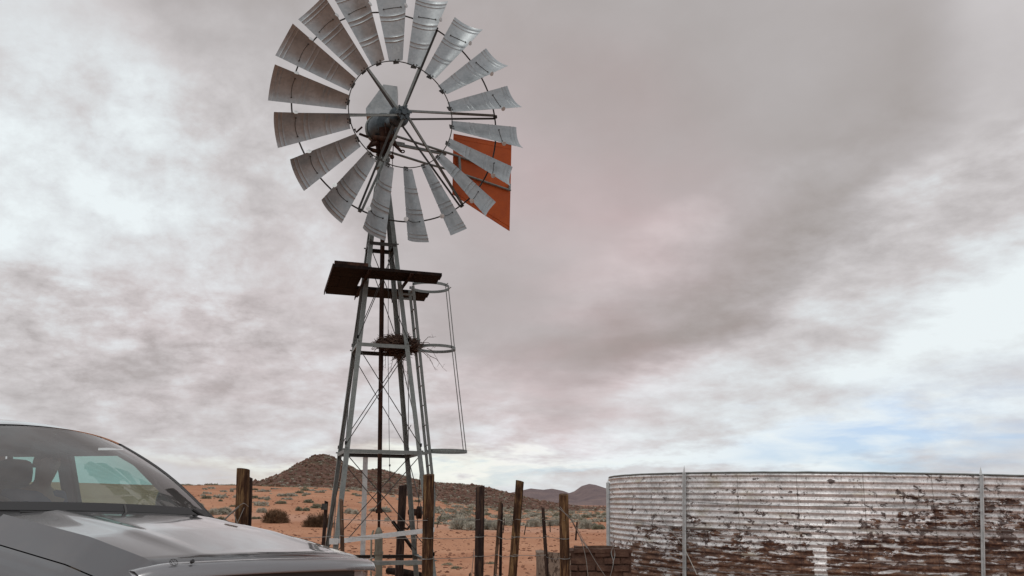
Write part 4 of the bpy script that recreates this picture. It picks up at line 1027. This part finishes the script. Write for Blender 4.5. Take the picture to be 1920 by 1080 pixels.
def glass(name, tint, dust_glare=.0, dust_glare_col=(.35, .33, .32)):
    m = bpy.data.materials.new(name); m.use_nodes = True; t = m.node_tree; t.nodes.clear(); K = t.nodes.new
    tr = K('ShaderNodeBsdfTransparent'); tr.inputs[0].default_value = (*tint, 1)
    gl = K('ShaderNodeBsdfGlossy'); gl.inputs['Roughness'].default_value = 0.0; gl.inputs[0].default_value = (1, 1, 1, 1)
    fr = K('ShaderNodeFresnel'); ge = K('ShaderNodeNewGeometry'); io = K('ShaderNodeMix'); io.data_type = 'FLOAT'
    t.links.new(ge.outputs['Backfacing'], io.inputs[0]); io.inputs[2].default_value = 1.6; io.inputs[3].default_value = 1 / 1.6; t.links.new(io.outputs[0], fr.inputs[0])
    mx = K('ShaderNodeMixShader'); t.links.new(fr.outputs[0], mx.inputs[0]); t.links.new(tr.outputs[0], mx.inputs[1]); t.links.new(gl.outputs[0], mx.inputs[2])
    o = K('ShaderNodeOutputMaterial'); last = mx.outputs[0]
    if dust_glare:
        df = K('ShaderNodeBsdfDiffuse'); df.inputs[0].default_value = (*dust_glare_col, 1); m2 = K('ShaderNodeMixShader')  # dust film, thickened as a painted veil for reflections in the windscreen
        tc = K('ShaderNodeTexCoord'); nz = K('ShaderNodeTexNoise'); t.links.new(tc.outputs['Object'], nz.inputs[0]); nz.inputs['Scale'].default_value = 5; nz.inputs['Detail'].default_value = 6
        mr = K('ShaderNodeMapRange'); t.links.new(nz.outputs[0], mr.inputs[0]); mr.inputs[1].default_value = .3; mr.inputs[2].default_value = .7; mr.inputs[3].default_value = dust_glare * .7; mr.inputs[4].default_value = dust_glare * 1.3
        t.links.new(mr.outputs[0], m2.inputs[0]); t.links.new(last, m2.inputs[1]); t.links.new(df.outputs[0], m2.inputs[2]); last = m2.outputs[0]
    t.links.new(last, o.inputs[0]); return m
M_ws = glass('windscreen_glass', (.62, .67, .67), .14); M_sg = glass('tinted_side_glass', (.50, .86, .78), .03)
def zp(x): return float(np.interp(-x, [-.2, 0, .5, 1.335, 3], [1.075, 1.100, 1.190, 1.285, 1.33]))
def xnose(y): return .19 * (1 - min(1, abs(y) / .88) ** 2.4) - .0
def make_car():
    NV = 48
    # bonnet ------------------------------------------------
    vs_ = list(np.linspace(-1, 1, NV + 1))
    def bon(s, v):       # s 0 rear .. 1 front
        yc = .74 * v if abs(v) < .9 else None
        ye = .835
        y = v * ye
        xr = -1.335 + .17 * (1 - min(1, abs(y) / .76) ** 2) + .04; xf = xnose(y) - .07 * max(0, abs(v) - .86) / .14
        x = xr + (xf - xr) * s
        ay = abs(y); cr = .735
        base = zp(x) + .050 * (1 - min(1, ay / cr) ** 2.4)
        base += .010 * math.exp(-((ay - .48) / .05) ** 2) * min(1, (1 - s) * 3)      # raised panel line
        if ay > cr: base -= .125 * ((ay - cr) / (.835 - cr)) ** .9
        k = max(0, (s - .90) / .10); base -= .055 * k * k
        return Vector((x, y, base))
    ss = [i / 30 for i in range(27)] + [.88, .90, .92, .94, .96, .975, .99, 1]
    ss = sorted(set(ss))
    vv = sorted(set(vs_ + [-.865, -.855, -.845, .845, .855, .865]))
    mb = MB(); mb.grid([[bon(s, v) for v in vv] for s in ss]); 
    lip = [bon(1, v) for v in vv]; mb.grid([lip, [p + Vector((-.01, 0, -.03)) for p in lip]])
    mb.build('bonnet', M_paint, car, smooth=True, sa=24)
    # bonnet guard ------------------------------------------
    g = MB(); rows = []
    for (dx, dz) in ((-.080, .000), (-.055, .005), (-.01, .003), (.022, -.012), (.036, -.040), (.036, -.060), (.022, -.062), (.0, -.03), (-.05, .0)):
        row = []
        for v in np.linspace(-.97, .97, 50):
            y = v * .85; e = 1; dz_ = -.035 * max(0, (abs(v) - .78) / .22) ** 2; dx_ = -.05 * max(0, (abs(v) - .84) / .16) ** 2
            row.append(Vector((xnose(y) + dx * e + .01 + dx_, y, zp(0) - .02 + .030 * (1 - abs(v) ** 2.4) + dz + dz_)))
        rows.append(row)
    g.grid(rows); gd = g.build('bonnet_guard', mat('grey_guard', (.17, .17, .18), .22, .5, 1.0), car, smooth=True, sa=50)
    # round badge with a V over a W
    def gp(u, w_):       # u along the guard from the near corner, w up
        y = -.70 + u; 
        return Vector((xnose(y) + .012, y, zp(0) - .02 + .03 * (1 - (abs(y) / .85) ** 2.4) + .010 + w_ * .8)) + Vector((-w_ * .5 + .004, 0, 0))
    e = MB(); e.tube([gp(.017 * math.cos(t), .017 * math.sin(t)) for t in np.linspace(0, 2 * PI, 20, endpoint=False)], .0014, 5, closed=True)
    for st in ([(-.007, .014), (0, .003), (.007, .014)], [(-.013, .008), (-.006, -.012), (0, .0), (.006, -.012), (.013, .008)]): e.tube([gp(a, b) for a, b in st], .0013, 5)
    e.build('badge', M_black, gd)
    e = MB(); e.tube([gp(.075, -.004), gp(.075, -.004) + Vector((.012, 0, .006))], .009, 10); e.build('guard_screw', M_black, gd)
    # front fenders and sides --------------------------------
    for sg in (-1, 1):
        prof = [(.840, -.130), (.845, -.134), (.880, -.175), (.920, -.235), (.950, -.31), (.958, -.40), (.950, -.50), (.945, -.62)]
        mb = MB(); rows = []
        for x in np.linspace(.02, -1.30, 34):
            row = []
            k = max(0, (x + .22) / .24)
            for i, (y, dz) in enumerate(prof):
                yy = y - .10 * k * k * (1 if i else .4); z = zp(x) + dz
                ax_ = (x + .80) / .46
                if i >= 5 and abs(ax_) < 1: z = max(z, .40 + .46 * math.sqrt(1 - ax_ * ax_) * 1.0)
                row.append(Vector((x + (-.05 * k * (y - .86) / .1 if y > .86 else 0), sg * yy, z)))
            rows.append(row)
        mb.grid(rows if sg > 0 else [r[::-1] for r in rows]); fe = mb.build('fender', M_paint, car, smooth=True, sa=40)
        mb = MB(); pts = [Vector((-.80 + .47 * math.cos(t), sg * .955, .40 + .47 * math.sin(t))) for t in np.linspace(-.2, PI + .2, 20)]; mb.tube(pts, .022, 6); mb.build('arch_flare', M_black, fe)
        # door skins and cab side
        for name, xa, xb in (('front_door', -1.305, -3.05), ('rear_door', -3.06, -4.10), ('rear_side', -4.11, -5.55)):
            mb = MB(); rows = []
            for x in np.linspace(xa, xb, 12):
                b = 1.20 + .035 * min(1, (-x - 1.3) / 1.5)
                rows.append([Vector((x, sg * y, z)) for y, z in ((.86, b), (.925, b - .05), (.955, b - .18), (.96, .85), (.95, .62), (.90, .42))])
            mb.grid(rows if sg > 0 else [r[::-1] for r in rows]); d = mb.build(name, M_paint, car, smooth=True, sa=40)
            if name != 'rear_side':
                h = MB(); h.tube([(xb + .12, sg * .962, 1.04), (xb + .16, sg * .985, 1.045), (xb + .28, sg * .985, 1.045), (xb + .32, sg * .962, 1.04)], .012, 8); h.build('door_handle', M_paint, d)
        # side glass
        def sgp(x, t): return Vector((x, sg * (.845 - .185 * t), 1.235 + .50 * t))
        for xa, xb, ta in ((-1.62, -2.96, .02), (-3.10, -4.00, 0)):
            mb = MB(); rows = []
            for t in np.linspace(0, 1, 8):
                x0 = xa - (.66 * t if xa == -1.62 else 0); x1 = xb - (0 if xa == -1.62 else .0) + (.0 if xa == -1.62 else .22 * t)
                rows.append([sgp(x0 + (x1 - x0) * k / 8, t) for k in range(9)])
            mb.grid(rows); mb.build('side_window', M_sg, car, smooth=True)
            fr = MB(); out = [r[0] for r in rows] + rows[-1][1:] + [r[-1] for r in rows[::-1]][1:] + rows[0][-2:0:-1]
            fr.tube(out, .022, 6, closed=True); fr.build('window_frame', M_black, car)
        mb = MB(); mb.bar((-2.62, sg * .655, 1.760), (-4.3, sg * .662, 1.765), .02, .085); mb.build('cant_rail', M_int, car)
        mb = MB(); mb.bar(sgp(-3.03, 0), sgp(-3.03, 1), .12, .05, (1, 0, 0)); mb.build('pillar', M_int, car)
        # side mirror
        mb = MB(); mb.lathe([(.02, -.10), (.075, -.09), (.10, -.02), (.10, .05), (.085, .085), (.04, .10)], Matrix.Translation((-2.12, sg * 1.0, 1.40)) @ Matrix.Rotation(PI / 2, 4, 'X') @ Matrix.Diagonal((.7, 1, 1.1, 1)), 16); mb.bar((-2.12, sg * .84, 1.27), (-2.12, sg * .95, 1.33), .05, .03)
        mb.build('side_mirror', M_black, car, smooth=True, sa=50)
        # wheels
        for x in (-.80, -4.30):
            wm = Matrix.Translation((x, sg * .80, .40)) @ Matrix.Rotation(PI / 2 * -sg, 4, 'X')
            mb = MB(); mb.lathe([(.24, -.12), (.36, -.12), (.392, -.09), (.398, 0), (.392, .09), (.36, .12), (.24, .12)], wm, 36); wh = mb.build('wheel', M_rubber, car, smooth=True, sa=40)
            mb = MB(); mb.lathe([(.245, .0), (.245, .125), (.225, .125), (.21, .05), (.08, .06), (.07, .11), (.03, .115)], wm, 30)
            for k in range(6): mb.box(wm @ Vector((.14 * math.cos(k * PI / 3), .14 * math.sin(k * PI / 3), .10)), (.16, .045, .03), wm @ Matrix.Rotation(k * PI / 3, 4, 'Z'))
            mb.build('rim', M_galv2, wh, smooth=True, sa=35)
    # nose: grille, lamps, bumper -----------------------------
    mb = MB(); rows = []
    for z in np.linspace(1.045, .80, 6): rows.append([Vector((xnose(y) * .95 + .0, y, z)) for y in np.linspace(-.52, .52, 20)])
    mb.grid(rows); gr = mb.build('grille', M_black, car, smooth=True)
    for z in (.86, .93, 1.0):
        b = MB(); b.tube([(xnose(y) * .95 + .012, y, z) for y in np.linspace(-.51, .51, 16)], .009, 6); b.build('grille_bar', M_chrome, gr)
    for sg in (-1, 1):
        mb = MB(); mb.grid([[Vector((xnose(y) * .95 - .10 * max(0, (y - .70) / .13) ** 2, sg * y, z)) for y in np.linspace(.53, .85, 9)] for z in np.linspace(1.03, .84, 6)]); mb.build('headlight', mat('headlight_lens', (.55, .57, .6), .08, .6, 1.0), car, smooth=True)
    mb = MB(); rows = []
    for z, o in ((.80, .02), (.76, .06), (.60, .08), (.46, .06), (.36, 0)): rows.append([Vector((xnose(y) + o - .25 * max(0, (abs(y) - .74) / .2) ** 1.5, y, z)) for y in np.linspace(-.95, .95, 40)])
    mb.grid(rows); mb.build('bumper', M_paint, car, smooth=True, sa=50)
    # scuttle, windscreen, roof ---------------------------------
    def B(v): return Vector((-1.335 + .17 * (1 - abs(v) ** 2), .755 * v, 1.277 + .012 * (1 - v * v)))
    def H_(v): return Vector((-2.29 + .14 * (1 - v * v), .625 * v, 1.784 + .062 * (1 - v * v)))
    def ws(t, v):
        p = B(v).lerp(H_(v), t); return p + Vector((.5, 0, .8)) * (.045 * math.sin(PI * t))
    V = np.linspace(-1, 1, 33)
    mb = MB(); mb.grid([[ws(t, v) for v in V] for t in np.linspace(.03, .985, 20)]); mb.build('windscreen', M_ws, car, smooth=True)
    mb = MB(); mb.grid([[B(v) + Vector((.055, 0, -.030)) for v in V], [B(v) + Vector((.03, 0, -.022)) for v in V], [ws(.03, v) for v in V], [ws(.055, v) + Vector((-.008, 0, -.008)) for v in V]])
    cw = mb.build('scuttle', M_black, car, smooth=True, sa=40)
    mb = MB(); mb.grid([[ws(t, v) + Vector((.003, 0, .004)) for v in V] for t in (.03, .06, .10)]); mb.build('windscreen_border', M_black, car, smooth=True)
    for (v0, v1) in ((.80, .02), (-.12, -.86)):
        mb = MB(); mb.tube([ws(.012, v0 + (v1 - v0) * t) + Vector((.03, 0, .004)) for t in np.linspace(0, 1, 9)], .008, 6); mb.tube([B(v0) + Vector((.05, 0, 0)), ws(.045, v0 * .8) + Vector((.03, 0, .03))], .011, 6); mb.build('wiper', M_black, car)
    mb = MB(); rows = []
    for t in np.linspace(-.03, 1, 10):
        rows.append([ws(max(t, 0), s_) + Vector((0 if t >= 0 else .03, 0, 0 if t >= 0 else -.02)) for s_ in (1,)])
    for sg in (-1, 1):
        mb = MB(); rows = []
        for t in np.linspace(-.04, 1.0, 12):
            p = ws(max(0, t), sg); q = Vector((0, sg * .045, -.035))
            rows.append([p + Vector((-.0, -sg * .02, .004)), p + Vector((0, -sg * .03, .012)), p + Vector((0, 0, .012)), p + q * .5 + Vector((-.01, 0, .006)), p + q + Vector((-.03, 0, 0)), p + q * 1.2 + Vector((-.10, 0, -.03))])
        mb.grid(rows if sg < 0 else [r[::-1] for r in rows]); mb.build('windscreen_pillar', M_black, car, smooth=True)
        mb = MB(); mb.add([(-1.33, sg * .80, 1.262), (-1.30, sg * .86, 1.20), (-1.66, sg * .865, 1.215), (-1.68, sg * .835, 1.25), (-2.0, sg * .72, 1.56)], [(0, 1, 2, 3), (0, 3, 4)]); mb.build('quarter_panel', M_black, car)
    mb = MB(); rows = []
    for x, zc_, ye, ze in ((-2.15, 1.846, .625, 1.784), (-2.25, 1.872, .64, 1.79), (-2.5, 1.895, .66, 1.80), (-3.0, 1.91, .67, 1.80), (-3.8, 1.90, .66, 1.79), (-4.40, 1.85, .64, 1.75)):
        row = []
        for v in np.linspace(-1, 1, 25):
            xx = x - (.14 * v * v if x > -2.3 else .05 * v * v if x > -2.6 else 0); row.append(Vector((xx, v * (ye + .03), zc_ + (ze - zc_) * abs(v) ** 2.2 )))
        rows.append(row)
    mb.grid([r[::-1] for r in rows]); mb.build('roof', M_paint, car, smooth=True, sa=40)
    mb = MB(); mb.grid([[r_ - Vector((0, 0, .022)) for r_ in row] for row in rows]); mb.build('roof_lining', M_head, car, smooth=True)
    mb = MB(); mb.grid([[Vector((-4.40 - .10 * (1 - t), v * (.66 + .12 * (1 - t)), 1.25 + .52 * t)) for v in np.linspace(-1, 1, 9)] for t in (0, .5, 1)]); mb.build('rear_window', M_sg, car)
    for sg in (-1, 1):
        mb = MB(); mb.bar((-4.22, sg * .82, 1.22), (-4.16, sg * .66, 1.77), .30, .05, (1, 0, 0)); mb.build('pillar', M_paint, car)
    mb = MB(); mb.grid([[Vector((-4.50, y, z)) for y in (-.86, 0, .86)] for z in (.5, 1.23)]); mb.box((-5.0, 0, .75), (1.08, 1.70, .05)); mb.box((-5.56, 0, .98), (.06, 1.84, .52)); mb.build('load_bed', M_paint, car)
    mb = MB(); mb.box((-2.4, 0, .42), (4.8, 1.5, .12)); mb.box((-.75, 0, .62), (1.3, 1.2, .5)); mb.build('chassis', M_black, car)
    # cabin ----------------------------------------------------
    mb = MB(); rows = []
    for x, z in ((-1.42, 1.235), (-1.70, 1.225), (-1.90, 1.20), (-2.0, 1.13), (-2.02, .95)): rows.append([Vector((x, y, z + .03 * math.exp(-((y + .37) / .22) ** 2))) for y in np.linspace(-.78, .78, 25)])
    mb.grid(rows); mb.build('dashboard', M_int, car, smooth=True)
    for y0, w_, x0 in ((-.38, .25, -3.02), (.38, .25, -3.02), (0, .60, -3.98)):
        mb = MB()
        def pad(cx, cy, cz, sx, sy, sz, tilt=0):
            Mx = Matrix.Translation((cx, cy, cz)) @ Matrix.Rotation(tilt, 4, 'Y'); rows = []
            for i in range(9):
                a = -PI / 2 + PI * i / 8; row = []
                for k in range(20):
                    b = 2 * PI * k / 20; e_ = lambda q: math.copysign(abs(q) ** .5, q)
                    row.append(Mx @ Vector((sx * e_(math.cos(a)) * e_(math.cos(b)), sy * e_(math.cos(a)) * e_(math.sin(b)), sz * e_(math.sin(a)))))
                rows.append(row)
            mb.grid(rows, closed=True)
        pad(x0 + .22, y0, .86, .27, w_, .08); pad(x0 - .06, y0, 1.18, .07, w_, .32, -.25)
        if w_ < .5: pad(x0 - .16, y0, 1.57, .05, .13, .10, -.2)
        mb.build('seat', M_int, car, smooth=True)
    mb = MB(); Mw = Matrix.Translation((-2.10, -.37, 1.20)) @ Matrix.Rotation(R(-65), 4, 'Y')
    mb.tube([Mw @ Vector((.185 * math.cos(t), .185 * math.sin(t), 0)) for t in np.linspace(0, 2 * PI, 32, endpoint=False)], .014, 8, closed=True)
    mb.lathe([(.03, -.04), (.06, -.02), (.055, .02), (.02, .03)], Mw, 14)
    for a in (0, PI, -PI / 2): mb.bar(Mw @ Vector((.05 * math.cos(a), .05 * math.sin(a), 0)), Mw @ Vector((.18 * math.cos(a), .18 * math.sin(a), 0)), .03, .012)
    mb.build('steering_wheel', M_black, car, smooth=True, sa=50)
    mb = MB(); mb.box((-2.16, .0, 1.715), (.02, .24, .065)); mb.bar((-2.15, 0, 1.74), (-2.12, 0, 1.80), .02, .02); mb.build('rear_view_mirror', M_black, car)
    mb = MB(); mb.grid([[Vector((x, y, .55)) for y in (-.8, .8)] for x in (-1.5, -4.45)]); mb.build('cabin_floor', M_int, car)
    for sg in (-1, 1):
        mb = MB(); mb.grid([[Vector((x, sg * .82, z)) for x in (-1.5, -2.6, -4.4)] for z in (.55, 1.21)]); mb.build('door_trim', M_int, car)
make_car()

# driver -----------------------------------------------------------------
def skin_obj(name, pts, edges, m, parent, sub=2):
    me = bpy.data.meshes.new(name); me.from_pydata([p[:3] for p in pts], edges, []); o = bpy.data.objects.new(name, me); C.objects.link(o)
    md = o.modifiers.new('skin', 'SKIN'); md.use_smooth_shade = True
    lay = me.skin_vertices[0] if len(me.skin_vertices) else me.skin_vertices.new()
    for i, p in enumerate(pts):
        r = p[3]; lay.data[i].radius = (r, p[4] if len(p) > 4 else r); lay.data[i].use_root = (i == 0)
    o.modifiers.new('sub', 'SUBSURF').levels = sub; o.modifiers['sub'].render_levels = sub
    me.materials.append(m)
    if parent: o.parent = parent
    return o
def make_driver():
    O = CM @ Vector((-2.93, .38, .90))
    M_skin = mat('skin', (.30, .17, .12), .6); M_shirt = mat('blue_shirt', (.045, .065, .13), .9); M_hair = mat('dark_hair', (.02, .016, .014), .8)
    pts = [(0, 0, 0, .15, .17), (.02, 0, .18, .13, .16), (.06, 0, .36, .13, .18), (.09, 0, .50, .10, .14), (.12, 0, .57, .055), (.14, 0, .63, .065), (.16, 0, .70, .088, .075), (.165, 0, .78, .085, .075), (.16, 0, .83, .05, .05)]
    ed = [(i, i + 1) for i in range(8)]
    for sg in (-1, 1):
        b = len(pts)
        pts += [(.09, sg * .17, .49, .06), (.10, sg * .23, .30, .048), (.12, sg * .25, .18, .040), (.26, sg * .20, .12, .034), (.33, sg * .15, .115, .026), (.38, sg * .13, .110, .030, .018)]
        ed += [(3, b)] + [(b + i, b + i + 1) for i in range(5)]
        for k, (dy, ln) in enumerate(((-.028, .062), (-.010, .07), (.008, .066), (.024, .052))):
            c = len(pts); pts += [(.405, sg * .13 + dy, .112, .0105), (.405 + ln * .6, sg * .13 + dy, .112, .0095), (.405 + ln, sg * .13 + dy * 1.1, .095, .0085)]; ed += [(b + 5, c), (c, c + 1), (c + 1, c + 2)]
        c = len(pts); pts += [(.385, sg * .10, .11, .012), (.41, sg * .085, .105, .010)]; ed += [(b + 5, c), (c, c + 1)]
        c = len(pts); pts += [(.05, sg * .11, -.03, .10), (.42, sg * .15, .02, .075), (.50, sg * .15, -.22, .055), (.50, sg * .15, -.33, .045), (.60, sg * .15, -.35, .035)]; ed += [(0, c)] + [(c + i, c + i + 1) for i in range(4)]
    body = skin_obj('person', pts, ed, M_skin, None); body.matrix_world = CM @ Matrix.Translation((-2.93, .38, .90))
    tag(body, 'person in a dark blue shirt sitting behind the windscreen of the pickup', 'person')
    sh = [(0, 0, 0, .17, .19), (.02, 0, .18, .145, .175), (.06, 0, .36, .145, .19), (.09, 0, .48, .115, .155), (.11, 0, .54, .07)]
    se = [(0, 1), (1, 2), (2, 3), (3, 4)]
    for sg in (-1, 1):
        b = len(sh); sh += [(.09, sg * .17, .49, .072), (.10, sg * .23, .31, .062), (.12, sg * .25, .20, .056)]; se += [(3, b), (b, b + 1), (b + 1, b + 2)]
    skin_obj('shirt', sh, se, M_shirt, body)
    mb = MB(); rows = []
    for i in range(9):
        a = PI / 2 * i / 8; rows.append([Vector((.145 + .098 * math.sin(a + .25) * math.cos(t) - .012, .086 * math.sin(a + .15) * math.sin(t), .755 + .115 * math.cos(a) - (.05 if math.cos(t) < 0 else 0) * (i / 8))) for t in np.linspace(0, 2 * PI, 20, endpoint=False)])
    mb.grid(rows, closed=True); mb.build('hair', M_hair, body, smooth=True)
    mb = MB(); mb.lathe([(.004, 0), (.014, .004), (.012, .02), (.006, .035)], Matrix.Translation((.245, 0, .725)) @ Matrix.Rotation(R(10), 4, 'Y'), 10)
    for sg in (-1, 1):
        mb.lathe([(.003, -.01), (.011, -.005), (.011, .005), (.003, .01)], Matrix.Translation((.235, sg * .032, .77)) @ Matrix.Rotation(PI / 2, 4, 'Y'), 10)
        mb.lathe([(.006, -.008), (.026, -.006), (.028, .006), (.01, .01)], Matrix.Translation((.15, sg * .084, .74)) @ Matrix.Rotation(PI / 2, 4, 'X'), 12)
    mb.tube([(.240, -.024, .70), (.247, 0, .698), (.240, .024, .70)], .006, 6)
    mb.build('face_features', M_skin, body, smooth=True)
make_driver()
